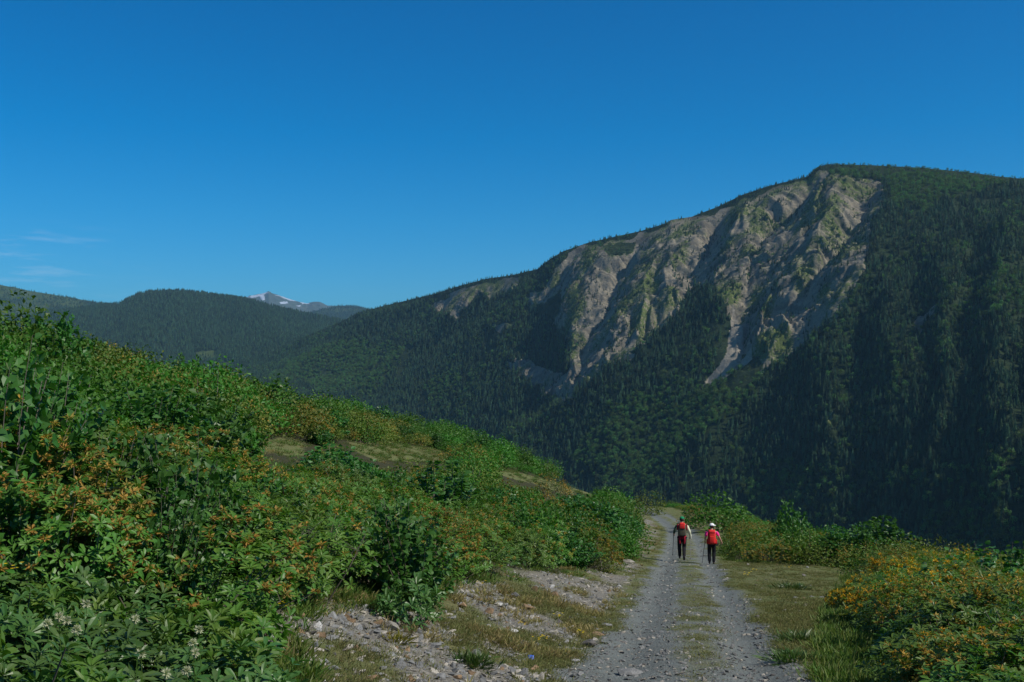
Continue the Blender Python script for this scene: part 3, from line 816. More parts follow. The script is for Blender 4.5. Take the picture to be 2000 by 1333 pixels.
class Geo:
    def __init__(s): s.V = []; s.T = []; s.S = []; s.n = 0
    def add(s, V, T, S=None):
        s.V.append(V); s.T.append(np.asarray(T) + s.n); s.S.append(np.zeros(len(V)) if S is None else S); s.n += len(V)
    def mesh(s, name, mat):
        if not s.V: return None
        return np_mesh(name, np.concatenate(s.V), np.concatenate(s.T), [mat], False, {'shade': ('FLOAT', 'POINT', np.concatenate(s.S))})

def dome_points(r, n, rad, hgt, inner=0.55, low=-0.05, lump=0.3):
    lob = unit(r.normal(0, 1, (9, 3)) + np.array([0, 0, .3])); la = r.uniform(-0.6, 1.0, 9) * lump
    d = unit(np.stack([r.normal(0, 1, n), r.normal(0, 1, n), r.uniform(low, 1.25, n)], 1))
    q = 1 + (np.clip(d @ lob.T - 0.55, 0, 1) / 0.45 * la).sum(1)
    k = r.uniform(inner ** 2, 1, n) ** 0.5 * q
    p = np.stack([d[:, 0] * rad * k, d[:, 1] * rad * k, hgt * (0.22 + 0.72 * np.clip(d[:, 2], -0.2, 1) * k)], 1)
    return p, d, k

def stems(r, tips, n, base_r, th):
    g = Geo()
    for i in range(n):
        tip = tips[r.integers(0, len(tips))]
        b = np.array([r.normal(0, base_r), r.normal(0, base_r), -0.08])
        m1 = b * .5 + tip * .5 + np.array([r.normal(0, .05), r.normal(0, .05), -0.12 * tip[2] + r.normal(0, .03)])
        m2 = b * .2 + tip * .8 + np.array([r.normal(0, .04), r.normal(0, .04), -0.03])
        V, T = tube([b, m1 * .5 + b * .5 + r.normal(0, .02, 3), m1, m2, tip], th, th * .3)
        g.add(V, T, np.full(len(V), r.uniform(0, 1)))
    return g

def azalea(seed, rad, hgt, nw, ll, per, fl, hi=True, kind='obov', nst=26, inner=.6, lowleaf=-0.15):
    """whorls of leaves at the branch tips, some tips hung with wilted blossom"""
    r = np.random.default_rng(seed)
    p, d, k = dome_points(r, nw, rad, hgt, inner, lowleaf)
    ax = unit(d * .55 + np.array([0, 0, .75]) + r.normal(0, .28, (nw, 3)))
    g = Geo(); fg = Geo()
    m = per + r.integers(-1, 2, nw)
    wi = np.repeat(np.arange(nw), m); n = len(wi)
    j = np.concatenate([np.arange(q) for q in m])
    th = 2 * np.pi * j / m[wi] + r.uniform(0, 6.28, nw)[wi] + r.normal(0, .15, n)
    e1 = unit(np.cross(ax, np.array([.31, .77, .1]))); e2 = np.cross(ax, e1)
    rad_d = e1[wi] * np.cos(th)[:, None] + e2[wi] * np.sin(th)[:, None]
    ang = r.uniform(.75, 1.4, n)
    D = rad_d * np.sin(ang)[:, None] + ax[wi] * np.cos(ang)[:, None]
    L = ll * r.uniform(.65, 1.15, n) * r.uniform(.75, 1.2, nw)[wi]
    sh = np.clip(r.uniform(0, .7, nw)[wi] + r.normal(0, .16, n), 0, 1)
    g.add(*leaves(p[wi] + D * .008, D, ax[wi], L, L * (.17 if hi else .2), r.uniform(.05, .45, n), sh, kind, hi))
    if fl > 0:
        up = np.nonzero((r.random(nw) < fl) & (d[:, 2] > .05) & (k > .7))[0]
        patch = fbm(p[:, 0] / .45 + seed, p[:, 1] / .45, seed, 2)
        up = up[patch[up] > 0.45]
        cnt = r.integers(14, 24, len(up)); fi = np.repeat(up, cnt); n = len(fi)
        hd = r.normal(0, 1, (n, 3)); hd[:, 2] = r.uniform(-1.6, .9, n); hd = unit(hd)
        fs = np.clip(r.uniform(0, 1, nw)[fi] * .75 + r.normal(0, .2, n), 0, 1)
        fl_l = r.uniform(.028, .058, n) * ll / .085
        fg.add(*leaves(p[fi] + ax[fi] * .02 + hd * .006, hd, unit(r.normal(0, 1, (n, 3))), fl_l, .0095 * ll / .085 * (1 if hi else 1.6), r.uniform(-.1, .5, n), fs, 'lance', False))
    sg = stems(r, p, nst, rad * .16, .011)
    return g, fg, sg

def broadleaf(seed, rad, hgt, nsh, per, ll, hi=True, ratio=.42, upright=.5):
    """curving leafy shoots with alternate roundish leaves"""
    r = np.random.default_rng(seed); g = Geo(); sg = Geo()
    P = []; D = []; N = []; S = []
    for i in range(nsh):
        az = r.uniform(0, 6.28); q = r.uniform(0.1, 1) ** .6
        tip = np.array([rad * q * math.cos(az), rad * q * math.sin(az), hgt * r.uniform(.72, 1.0) * (1 - .45 * q ** 2) * (1 if r.random() < .6 else r.uniform(.35, .9))])
        b = np.array([r.normal(0, rad * .12), r.normal(0, rad * .12), -.08])
        mid = np.array([tip[0] * .45, tip[1] * .45, tip[2] * (.35 + .3 * upright)]) + r.normal(0, .05, 3)
        ts = np.linspace(0, 1, 6)[:, None]
        C = (1 - ts) ** 2 * b + 2 * ts * (1 - ts) * mid + ts ** 2 * tip
        if i % 3 == 0 or hi: 
            V, T = tube(list(C), .007, .002, 3); sg.add(V, T, np.full(len(V), r.uniform(0, 1)))
        tt = np.sort(r.uniform(.18, 1.0, per) ** .85)
        for kk, t_ in enumerate(tt):
            c = (1 - t_) ** 2 * b + 2 * t_ * (1 - t_) * mid + t_ ** 2 * tip
            tg = 2 * (1 - t_) * (mid - b) + 2 * t_ * (tip - mid); tg /= np.linalg.norm(tg) + 1e-9
            side = np.cross(tg, (0, 0, 1)); side /= np.linalg.norm(side) + 1e-9
            dd = side * (1 if kk % 2 else -1) + tg * .5 + np.array([0, 0, r.normal(-.15, .3)]) + r.normal(0, .3, 3)
            P.append(c + dd * ll * .18); D.append(dd); N.append(np.array([0, 0, .8]) + r.normal(0, .55, 3) + np.array([c[0], c[1], 0]) * .6 + .3 * side * (1 if kk % 2 else -1)); S.append(r.uniform(0, 1))
    P, D, N = np.array(P), np.array(D), np.array(N); n = len(P)
    L = ll * r.uniform(.6, 1.15, n)
    g.add(*leaves(P, D, N, L, L * ratio, r.uniform(.05, .4, n), np.array(S), 'round', hi))
    return g, Geo(), sg

def thicket(seed, rad, hgt, n, ll, fl=0.0):
    """dense rounded shrub of small leaves, for the middle distance"""
    r = np.random.default_rng(seed); g = Geo(); fg = Geo()
    p, d, k = dome_points(r, n, rad, hgt, .62, -.2, .6)
    p = p + r.normal(0, .05, p.shape)
    D = unit(d * .5 + r.normal(0, .7, (n, 3)) + np.array([0, 0, .25])); N = unit(d + np.array([0, 0, .5]) + r.normal(0, .5, (n, 3)))
    L = ll * r.uniform(.6, 1.3, n)
    g.add(*leaves(p, D, N, L, L * .36, r.uniform(0, .4, n), np.clip(.5 + .5 * (fbm(p[:, 0] / .4, p[:, 1] / .4 + p[:, 2] / .4, seed, 2) - .5) + r.normal(0, .25, n), 0, 1), 'lance', False))
    if fl > 0:
        m_ = np.nonzero((d[:, 2] > .05) & (fbm(p[:, 0] / .5 + 9, p[:, 1] / .5, seed + 3, 2) > .52) & (r.random(n) < fl))[0]
        q = np.repeat(m_, 4); nn = len(q)
        hd = unit(r.normal(0, 1, (nn, 3)))
        fg.add(*leaves(p[q] + hd * .03 + d[q] * .05, hd, unit(r.normal(0, 1, (nn, 3))), r.uniform(.05, .09, nn), .018, .2, np.clip(r.uniform(0, 1, nn), 0, 1), 'lance', False))
    sg = stems(r, p * .9, 12, rad * .2, .014)
    return g, fg, sg

M_AZ = leafmat('azalea_leaf', (0.064, 0.160, 0.018), (0.142, 0.225, 0.034), .35, .45, .4, .02, .5)
M_AZY = leafmat('azalea_leaf_olive', (0.100, 0.145, 0.018), (0.190, 0.200, 0.034), .35, .5, .35, .02, .45)
M_HERB = leafmat('herb_leaf', (0.050, 0.125, 0.024), (0.100, 0.175, 0.040), .3, .42, .45, .015, .4)
M_HAZ = leafmat('hazel_leaf', (0.034, 0.128, 0.018), (0.075, 0.185, 0.034), .35, .42, .4, .015, .4)
M_GRN = leafmat('shrub_leaf', (0.036, 0.130, 0.010), (0.082, 0.190, 0.020), .35, .5, .35, .02, .6)
M_OLV = leafmat('shrub_leaf_olive', (0.080, 0.138, 0.015), (0.145, 0.170, 0.028), .3, .55, .3, .02, .5)
M_BRN = leafmat('shrub_leaf_brown', (0.075, 0.085, 0.028), (0.125, 0.115, 0.045), .25, .6, .25, .02, .4)
M_BLOS = leafmat('wilted_blossom', (0.36, 0.28, 0.070), (0.52, 0.275, 0.055), .4, .6, .2, .012, .3)
M_BLOY = leafmat('orange_blossom', (0.58, 0.36, 0.035), (0.80, 0.42, 0.030), .4, .6, .2, .012, .3)
M_STEM = leafmat('grey_stem', (0.10, 0.085, 0.065), (0.19, 0.165, 0.135), 0.0, .8, .2, .01, .3)

def kit(name, gs, leaf, blossom=None):
    g, fg, sg = gs
    return dict(leaf=g.mesh(name + '_foliage', leaf), blos=fg.mesh(name + '_blossom', blossom or M_BLOS), stem=sg.mesh(name + '_stems', M_STEM), all=(g, fg, sg, leaf, blossom or M_BLOS))

KITS = {
    'azalea': [kit('azalea', azalea(40 + i, .78, 1.15, 330, .098, 7, f), M_AZ) for i, f in enumerate((.10, .45, .85, .30, .18))],
    'azalea_bright': [kit('azalea', azalea(60 + i, .8, 1.1, 330, .105, 7, f), M_AZY if i % 2 else M_AZ, M_BLOY) for i, f in enumerate((1.2, 1.8, .8, .35))],
    'azalea_olive': [kit('azalea', azalea(70 + i, .8, 1.1, 300, .08, 7, f, False), M_AZY, M_BLOS) for i, f in enumerate((.6, .25, .9))],
    'herb': [kit('herb', azalea(50 + i, .5, .5, 120, .115, 7, 0, True, ('obov', 'lance', 'obov')[i % 3], 8, .5, -.05), M_HERB if i != 1 else M_AZ) for i in range(4)],
    'hazel': [kit('hazel', broadleaf(80 + i, .75, 1.3, 60, 32, .085), M_HAZ) for i in range(4)],
    'sapling': [kit('sapling', broadleaf(90 + i, .32, 1.6, 26, 26, .085, True, .42, 1.0), M_HAZ) for i in range(2)],
    'green': [kit('green', thicket(100 + i, .9, 1.3, 1250, .10), M_GRN) for i in range(4)],
    'darkgreen': [kit('darkgreen', broadleaf(110 + i, .85, 1.35, 80, 42, .105, False), M_HAZ) for i in range(3)],
    'olive': [kit('olive', thicket(120 + i, .9, 1.1, 1250, .085, f), M_OLV) for i, f in enumerate((.0, .06, .2))],
    'brown': [kit('brown', thicket(130 + i, .8, 1.0, 900, .06, .2), M_BRN) for i in range(2)],
    'subshrub': [kit('subshrub', azalea(140 + i, .5, .6, 170, .06, 8, 0, False, 'lance', 14, .4), M_HERB) for i in range(2)],
}
NAMES = {'azalea': 'azalea_shrub', 'azalea_bright': 'azalea_shrub', 'azalea_olive': 'azalea_shrub', 'herb': 'leafy_herb', 'hazel': 'hazel_shrub', 'sapling': 'hazel_sapling',
         'green': 'green_shrub', 'darkgreen': 'broadleaf_shrub', 'olive': 'olive_shrub', 'brown': 'brown_shrub', 'subshrub': 'low_shrub'}
CATS = {'herb': 'plant', 'sapling': 'sapling'}

def put(kind, x, y, sx, sz, label, group=None, var=None, dz=-0.06):
    K = KITS[kind]; k = K[var if var is not None else rng.integers(0, len(K))]
    o = link(NAMES[kind], k['leaf'])
    o.location = (x, y, float(H(x, y)) + dz); o.rotation_euler = (rng.normal(0, .05), rng.normal(0, .05), rng.uniform(0, 6.28)); o.scale = (sx, sx, sz)
    tag(o, label, CATS.get(kind, 'shrub'), group)
    if k['blos']: link('blossom', k['blos'], o)
    if k['stem']: link('stems', k['stem'], o)
    return o

_tp = []
for P_ in TURF:
    us_, vs_ = zip(*P_)
    gu, gv = np.meshgrid(np.arange(min(us_), max(us_), 5), np.arange(min(vs_), max(vs_), 3))
    k_ = in_poly(gu, gv, P_); _tp.append(np.stack([gu[k_], gv[k_]], 1))
_tp = np.concatenate(_tp)
def covers_turf(x, y, r, h):
    z = float(H(x, y)); u = 1000 + F * x / y; v1 = HOR - F * z / y; v0 = HOR - F * (z + h) / y; w = F * r * .8 / y
    return bool(((np.abs(_tp[:, 0] - u) < w) & (_tp[:, 1] > v0) & (_tp[:, 1] < v1 - 1)).any())

# plants that stand out in the photograph: kind, column, row of the top, distance, half width (m), label
SPECIAL = [
    ('hazel', -8, 600, 9.2, .9, 'tall hazel with big round leaves reaching into the sky at the left edge'),
    ('hazel', 60, 700, 10.6, .9, 'hazel with large pale leaves just right of the tallest left-edge hazel'),
    ('hazel', 205, 785, 10.5, .8, 'broad hazel rising left of the dark mid-slope bush'),
    ('hazel', 350, 818, 10.2, .75, 'hazel with big overlapping round leaves in the middle of the left thicket'),
    ('hazel', 425, 872, 10.4, .5, 'hazel with large leaves edging the bare turf patch in the left thicket'),
    ('hazel', 320, 940, 8.6, .4, 'dark shaded hazel hollow amid orange azaleas on the left bank'),
    ('hazel', 30, 880, 8.3, .6, 'hazel with broad glossy leaves low at the left edge of the frame'),
    ('darkgreen', 290, 738, 17.0, 1.3, 'dark rounded bush standing out on the slope above the left hazels'),
    ('darkgreen', 395, 755, 18.0, 1.2, 'dark bush right beside the rounded dark bush above the hazels'),
    ('darkgreen', 520, 728, 48.0, 2.0, 'bushy crown breaking the hillside skyline below the far valley'),
    ('sapling', 843, 880, 24.0, .75, 'slender upright sapling, the left one of a pair before the turf patch'),
    ('sapling', 882, 884, 24.5, .75, 'slender upright sapling, the right one of a pair before the turf patch'),
    ('darkgreen', 650, 862, 27.0, 1.3, 'dark green bush covering the left end of the long turf patch'),
    ('darkgreen', 705, 892, 26.0, .9, 'dark green bush below the long turf patch'),
    ('brown', 1080, 922, 62.0, 1.3, 'brownish leafless-looking bush beside the farthest turf strip'),
    ('darkgreen', 1150, 962, 40.0, 1.8, 'large dark green shrub overhanging the bend of the track'),
    ('darkgreen', 1195, 985, 46.0, 1.5, 'dark green shrub at the outermost end of the left thicket by the track'),
    ('azalea_olive', 1130, 1040, 30.0, 1.0, 'yellow-orange azalea at the tip of the left thicket beside the track'),
    ('azalea_olive', 1180, 1052, 30.5, .8, 'bright orange azalea closest to the track on the left bank'),
    ('hazel', 800, 960, 12.6, .75, 'dark green shrub with broad leaves above a shadowed hollow on the bank'),
    ('herb', 800, 1120, 11.6, .45, 'low leafy plant hanging over the rubble under the shadowed hollow'),
    ('olive', 1262, 966, 104.0, 2.0, 'olive shrub on the skyline right beyond the vanishing track'),
    ('brown', 1362, 984, 80.0, 1.5, 'brown twiggy bush right of the track near its bend'),
    ('green', 1405, 972, 74.0, 2.6, 'bright green shrub rising above the others behind the white-capped hiker'),
    ('darkgreen', 1550, 974, 46.0, 1.1, 'small leafy tree standing up against the dark forest'),
    ('sapling', 1692, 998, 39.0, .6, 'upright leafy sprout left of the broad dark shrub on the right'),
    ('darkgreen', 1722, 1004, 42.0, 1.9, 'broad dark green shrub at the right end of the clearing'),
    ('darkgreen', 1650, 1026, 40.0, 1.5, 'dark green shrub below the upright sprout by the clearing'),
    ('hazel', 1895, 1050, 19.5, 1.2, 'large dark leafy shrub among orange azaleas near the right edge'),
    ('hazel', 1965, 1046, 20.5, 1.1, 'dark leafy shrub in the top right corner of the azalea thicket'),
    ('azalea_bright', 1740, 1062, 26.0, .9, 'yellowish azalea peeping over the back of the right thicket'),
    ('azalea_bright', 1672, 1122, 19.0, .6, 'orange azalea at the left tip of the right-hand thicket'),
    ('azalea_bright', 1745, 1118, 16.5, .8, 'glowing orange azalea in full bloom left of the middle of the right thicket'),
    ('azalea_bright', 1820, 1128, 14.5, .7, 'orange azalea just below the tall dark leafy shrub on the right'),
    ('azalea_bright', 1930, 1122, 14.0, .7, 'rust-orange azalea near the right edge of the frame'),
    ('azalea_bright', 1850, 1205, 10.5, .6, 'yellow-flowered azalea low in the right thicket'),
    ('azalea_bright', 1975, 1200, 10.0, .6, 'yellow-orange azalea at the right edge low down'),
]
placed = []
for kind, u, vt, y, r_, lab in SPECIAL:
    x = (u - 1000) / F * y; g0 = float(H(x, y)); hgt = max(.45, (HOR - vt) / F * y - g0)
    base_r, base_h = {'hazel': (.75, 1.22), 'darkgreen': (.9, 1.28), 'sapling': (.36, 1.58), 'brown': (.8, 1.0), 'azalea_olive': (.8, 1.12), 'azalea_bright': (.85, 1.12), 'herb': (.52, .5),
                      'olive': (.9, 1.1), 'green': (.9, 1.22)}[kind]
    put(kind, x, y, r_ / base_r, hgt / base_h, lab, var=1 if kind == 'azalea_bright' else None, group='hazels and saplings' if kind in ('hazel', 'sapling') else 'shrubs of the hillside')
    placed.append((x, y, r_))

# the thickets, jittered rows of shrubs; each candidate: kind, x, y, sx, sz
CAND = []
def thickets(side):
    y = 2.6
    while y < 128:
        step = np.interp(y, [3, 8, 20, 45, 120], [.5, .72, .95, 1.25, 1.7])
        half = y * .54 + 2
        if side < 0: a, b = max(-half, -75), float(xl(y)) - step * .25
        else: a, b = float(xr(y)) + step * .3, min(half, float(xr(y)) + 17)
        x = a + rng.uniform(0, step)
        while x < b:
            px = x + rng.normal(0, step * .2); py = y + rng.normal(0, step * .2)
            x += step * rng.uniform(.75, 1.1)
            if side < 0 and px > float(xl(py)) - step * .2: continue
            if side > 0 and px < float(xr(py)) + step * .2: continue
            if any((px - q[0]) ** 2 + (py - q[1]) ** 2 < (q[2] * .55) ** 2 for q in placed): continue
            c = (py - 95 - 1.2 * px) / 1.56
            if side < 0 and c > 16: continue
            n1 = float(fbm(px / 5, py / 5, 401, 2)); n2 = float(fbm(px / 2.2, py / 2.2, 402, 2)); rr = rng.random()
            edge = (float(xl(py)) - px) if side < 0 else (px - float(xr(py)))
            sz = rng.uniform(.8, 1.2)
            if side < 0:
                if py < 8.3 and edge < 4 and (py < 7.6 or edge < 1.2): k, s, h = 'herb', rng.uniform(.75, 1.1), rng.uniform(.7, 1.15)
                elif py < 27 and edge < np.interp(py, [8, 11, 16], [2.6, 3.4, 5.4]):
                    if edge < .5 and rr < .35: k, s, h = 'subshrub', rng.uniform(.8, 1.2), rng.uniform(.8, 1.1)
                    elif n2 > .66 and rr < .7: k, s, h = 'hazel', rng.uniform(.7, .95), rng.uniform(.75, 1.0)
                    else: k, s, h = 'azalea', rng.uniform(.8, 1.15), rng.uniform(.8, 1.12) * np.interp(edge, [0, 1.0], [.75, 1.0])
                elif py < 30 and edge < 14:
                    k, s, h = ('green' if rr < .45 else 'darkgreen' if rr < .85 else 'hazel'), rng.uniform(.8, 1.1), rng.uniform(.8, 1.15)
                elif py < 62 and edge < 6:
                    if n1 > .53: k, s, h = 'darkgreen', rng.uniform(.8, 1.2), rng.uniform(.8, 1.2)
                    elif rr < .65: k, s, h = 'azalea_olive', rng.uniform(.8, 1.2), rng.uniform(.8, 1.15)
                    else: k, s, h = 'green', rng.uniform(.8, 1.2), rng.uniform(.8, 1.1)
                else:
                    g_ = float(fbm(px / 11, py / 11, 403, 2))
                    k = 'olive' if (g_ > .56 and rr < .75) or rr < .08 else ('darkgreen' if rr > .86 else 'green')
                    s = rng.uniform(.6, 1.5); h = s * rng.uniform(.75, 1.15)
                    if rr > .97: h *= 1.5
                    if px < -18: h *= .72
                    s *= np.interp(py, [20, 80], [1.0, 1.25])
            else:
                if py < 33:
                    if n2 > .66 and edge > 2.5: k, s, h = 'hazel', rng.uniform(.7, .95), rng.uniform(.7, .9)
                    elif edge < .5 and rr < .5: k, s, h = 'herb', rng.uniform(.8, 1.1), rng.uniform(.9, 1.3)
                    elif n1 > .42: k, s, h = 'azalea_bright', rng.uniform(.8, 1.1), rng.uniform(.75, 1.0) * np.interp(edge, [0, 1.2], [.65, 1.0])
                    else: k, s, h = 'azalea', rng.uniform(.8, 1.1), rng.uniform(.75, 1.0) * np.interp(edge, [0, 1.2], [.65, 1.0])
                elif py < 66:
                    k = 'olive' if rr < .5 else ('azalea_olive' if rr < .8 else 'green')
                    s, h = rng.uniform(.9, 1.25), rng.uniform(.7, 1.15)
                    if edge > 5: h *= .8
                else:
                    k = 'olive' if rr < .55 else ('brown' if rr < .65 else 'green'); s, h = rng.uniform(.8, 1.2), rng.uniform(.45, .75)
            if py > 13 and covers_turf(px, py, .8 * s, 1.15 * h): continue
            CAND.append((k, px, py, s, h, side))
        y += step * .86
thickets(-1); thickets(1)

ZONE = {
    ('azalea', -1): ('azalea shrub with wilted orange blossom in the thicket on the left bank', 'azaleas of the left bank'),
    ('azalea', 1): ('leafy green azalea shrub in the thicket at the right of the track', 'azaleas right of the track'),
    ('azalea_bright', 1): ('azalea shrub with bright orange blossom in the thicket right of the track', 'azaleas right of the track'),
    ('azalea_olive', -1): ('small yellowish azalea shrub farther down the left side of the track', 'azaleas down the track'),
    ('azalea_olive', 1): ('small yellowish azalea shrub beyond the clearing right of the hikers', 'azaleas down the track'),
    ('herb', -1): ('low whorl-leaved green plant in the bottom left corner bed', 'low plants in the left corner'),
    ('herb', 1): ('low whorl-leaved plant at the foot of the right-hand azaleas', 'low plants right of the track'),
    ('hazel', -1): ('hazel shrub with broad dark leaves among the left bank azaleas', 'hazels of the left bank'),
    ('hazel', 1): ('hazel shrub with broad dark leaves among the right-hand azaleas', 'hazels right of the track'),
    ('subshrub', -1): ('low grey-green shrub at the rubbly edge of the left bank', 'low shrubs of the left bank'),
    ('green', -1): ('rounded bright green shrub on the left hillside', 'green shrubs of the left hillside'),
    ('green', 1): ('rounded bright green shrub beyond the clearing on the right', 'green shrubs on the right'),
    ('darkgreen', -1): ('darker broadleaf shrub among the green shrubs on the left hillside', 'broadleaf shrubs of the left hillside'),
    ('olive', -1): ('yellowish olive shrub on the upper left hillside', 'olive shrubs of the left hillside'),
    ('olive', 1): ('olive green shrub beyond the clearing right of the hikers', 'olive shrubs on the right'),
    ('brown', 1): ('brownish shrub beside the far end of the track', 'brown shrubs on the right'),
}
CAND.sort(key=lambda c: c[2] / c[3])
count = {}; REST = []
for c in CAND:
    k, x, y, s, h, side = c
    nm = NAMES[k]; u = 1000 + F * x / y
    if count.get(nm, 0) < 230 and -60 < u < 2060:
        count[nm] = count.get(nm, 0) + 1
        lab, grp = ZONE[(k, side)]
        put(k, x, y, s, h, lab, grp)
    else: REST.append(c)
# the rest of the scrub on the hillside is one mass
SRC = {}
def merged(k, i):
    key = (k, i)
    if key not in SRC:
        g, fg, sg, lm, bmat = KITS[k][i]['all']
        V = g.V + fg.V + sg.V; off = 0; T = []; mi = []
        for q, gg in enumerate((g, fg, sg)):
            if gg.V: T.append(np.concatenate(gg.T) + off); mi.append(np.full(len(T[-1]), q)); off += gg.n
        SRC[key] = src('shrub', np_mesh('shrub', np.concatenate(V), np.concatenate(T), [lm, bmat, M_STEM], False, {'shade': ('FLOAT', 'POINT', np.concatenate(g.S + fg.S + sg.S))}, np.concatenate(mi)))
    return SRC[key]
def mass(name, kinds, label):
    C_ = [c for c in REST if c[0] in kinds]
    if not C_: return
    srcs = [(k, i) for k in kinds for i in range(len(KITS[k]))]
    pts = np.array([(c[1], c[2], float(H(c[1], c[2])) - .06) for c in C_])
    rot = np.zeros((len(C_), 3)); rot[:, 2] = rng.uniform(0, 6.28, len(C_))
    scl = np.array([(c[3], c[3], c[4]) for c in C_])
    idx = np.array([srcs.index((c[0], rng.integers(0, len(KITS[c[0]])))) for c in C_])
    scatter(name, pts, rot, scl, idx, [merged(*q) for q in srcs], label, 'shrubbery')
mass('hillside_shrubbery', ['green', 'darkgreen', 'hazel'], 'mass of green scrub covering the left hillside to the skyline')
mass('olive_shrubbery', ['olive', 'brown', 'azalea_olive', 'azalea', 'azalea_bright', 'herb', 'subshrub'], 'mass of yellowish scrub scattered over the slope')
print('SHRUBS', count, len(REST))
# ------------------------------------------------------------------ stones, grass, small flowers
def stone_mesh(name, seed, flat, mat, n=16):
    r = np.random.default_rng(seed)
    bm = bmesh.new()
    p = unit(r.normal(0, 1, (n, 3))) * r.uniform(.8, 1.05, (n, 1)) * np.array([1.0, r.uniform(.6, .95), flat])
    for q in p: bm.verts.new(q)
    res = bmesh.ops.convex_hull(bm, input=bm.verts)
    bmesh.ops.delete(bm, geom=[g for g in bm.verts if not g.link_faces], context='VERTS')
    bmesh.ops.recalc_face_normals(bm, faces=bm.faces)
    bmesh.ops.bevel(bm, geom=list(bm.edges), offset=.045, segments=1, affect='EDGES')
    me = bpy.data.meshes.new(name); bm.to_mesh(me); bm.free()
    me.materials.append(mat); return me
def stonemat(name, c1, c2, c3, hv=0.0, vv=.5):
    t = NT(name); P = t.objco(); n = t.noise(2.2, 6, .65, P); n2 = t.noise(9, 5, .65, P)
    col = t.mix(t.rng(n, .35, .65), c1, c2); col = t.mix(t.rng(n2, .58, .7, 0, .8), col, c3)
    h = t.new('HueSaturation'); t.set(h.inputs['Value'], t.rng(t.rand(), 0, 1, 1 - vv * .6, 1 + vv * .6, False)); t.set(h.inputs['Color'], col)
    return t.done(t.principled(h.outputs[0], .9, .2, n2, .5, .08))
MS_G = stonemat('grey_stone', (0.160, 0.163, 0.160), (0.234, 0.234, 0.224), (0.308, 0.300, 0.281))
MS_P = stonemat('pale_stone', (0.308, 0.281, 0.234), (0.394, 0.365, 0.308), (0.234, 0.206, 0.168))
MS_R = stonemat('rusty_stone', (0.198, 0.138, 0.084), (0.270, 0.180, 0.102), (0.162, 0.134, 0.106))
MS_D = stonemat('dark_stone', (0.094, 0.089, 0.084), (0.160, 0.150, 0.136), (0.224, 0.187, 0.140))
MS_W = stonemat('white_stone', (0.468, 0.458, 0.440), (0.581, 0.571, 0.542), (0.374, 0.355, 0.318))
def pts_scatter(n, fn, ymin, ymax, power=1.0):
    """random ground points between two distances, thinned by the density FN(x, y); more per square metre near the camera"""
    y = ymin * (ymax / ymin) ** (rng.random(n) ** power)
    x = y * rng.uniform(-.54, .54, n)
    k = rng.random(n) < fn(x, y)
    return x[k], y[k]
PEB = [src('pebble', stone_mesh('pebble', 300 + i, .55, (MS_G, MS_G, MS_D, MS_G, MS_P)[i % 5], 11)) for i in range(6)]
def d_grav(x, y):
    g, m_, rb, un = masks(x, y); return np.clip(g * (1 - .85 * m_), 0, 1)
x, y = pts_scatter(110000, d_grav, 5.5, 60)
n = len(x); s = (.007 + .040 * rng.random(n) ** 6) * np.interp(y, [6, 20, 60], [1, 1.25, 2.0])
print('pebbles', n)
scatter('track_gravel', np.stack([x, y, H(x, y) + s * .15], 1), np.stack([rng.normal(0, .3, n), rng.normal(0, .3, n), rng.uniform(0, 6.28, n)], 1),
        np.stack([s * rng.uniform(.8, 1.4, n), s, s * rng.uniform(.5, 1, n)], 1), rng.integers(0, 6, n), PEB, 'loose grey gravel in the two ruts of the track', 'gravel')
CHIP = [src('chip', stone_mesh('chip', 330 + i, (.22, .35, .5)[i % 3], (MS_P, MS_G, MS_R, MS_P, MS_D, MS_G, MS_W)[i], 10)) for i in range(7)]
def d_rub(x, y):
    g, m_, rb, un = masks(x, y)
    s_ = xt(y) - 1.3 - x; ok = (s_ > -.1) & (x > xl(y) - .5) & (y < 48)
    return np.where(ok, .22 + .78 * rb, .0) + .035 * (x > xt(y) + 1.2) * (x < xr(y))
x, y = pts_scatter(80000, d_rub, 5.5, 50)
n = len(x); s = .012 + .075 * rng.random(n) ** 3.2
print('chips', n)
scatter('rubble', np.stack([x, y, H(x, y) + s * .1], 1), np.stack([rng.normal(0, .35, n), rng.normal(0, .35, n), rng.uniform(0, 6.28, n)], 1),
        np.stack([s * rng.uniform(.8, 1.5, n), s, s], 1), rng.choice(7, n, p=[.24, .28, .05, .16, .1, .14, .03]), CHIP, 'small stone chips strewn over the bank', 'rubble')

def tuft(seed, n, hgt, spread, lean):
    r = np.random.default_rng(seed)
    p = np.stack([r.normal(0, spread, n), r.normal(0, spread, n), np.full(n, -.01)], 1)
    d = np.stack([p[:, 0] / spread * lean + r.normal(0, .25, n), p[:, 1] / spread * lean + r.normal(0, .25, n), np.ones(n)], 1)
    V, T, S = leaves(p, d, unit(r.normal(0, 1, (n, 3)) + np.array([0, 0, .2])), hgt * r.uniform(.5, 1.2, n), .003, r.uniform(.1, .7, n), r.uniform(0, 1, n), 'lance', False)
    return V, T, S
M_GRA = leafmat('turf_grass', (0.130, 0.156, 0.047), (0.247, 0.221, 0.098), .3, .6, .2, .02, .5)
M_STRAW = leafmat('dry_grass', (0.260, 0.215, 0.091), (0.377, 0.312, 0.137), .3, .6, .2, .02, .4)
M_GGRA = leafmat('green_grass', (0.078, 0.163, 0.026), (0.163, 0.215, 0.046), .35, .55, .3, .02, .4)
def gmesh(V, T, S, m_): return np_mesh('grass_tuft', V, T, [m_], False, {'shade': ('FLOAT', 'POINT', S)})
TUFT = [src('tuft', gmesh(*tuft(400 + i, 46, h, sp, .5), m_)) for i, (h, sp, m_) in enumerate([(.035, .07, M_GRA), (.045, .06, M_GRA), (.12, .05, M_STRAW), (.10, .06, M_GGRA), (.03, .10, M_GRA), (.07, .06, M_STRAW)])]
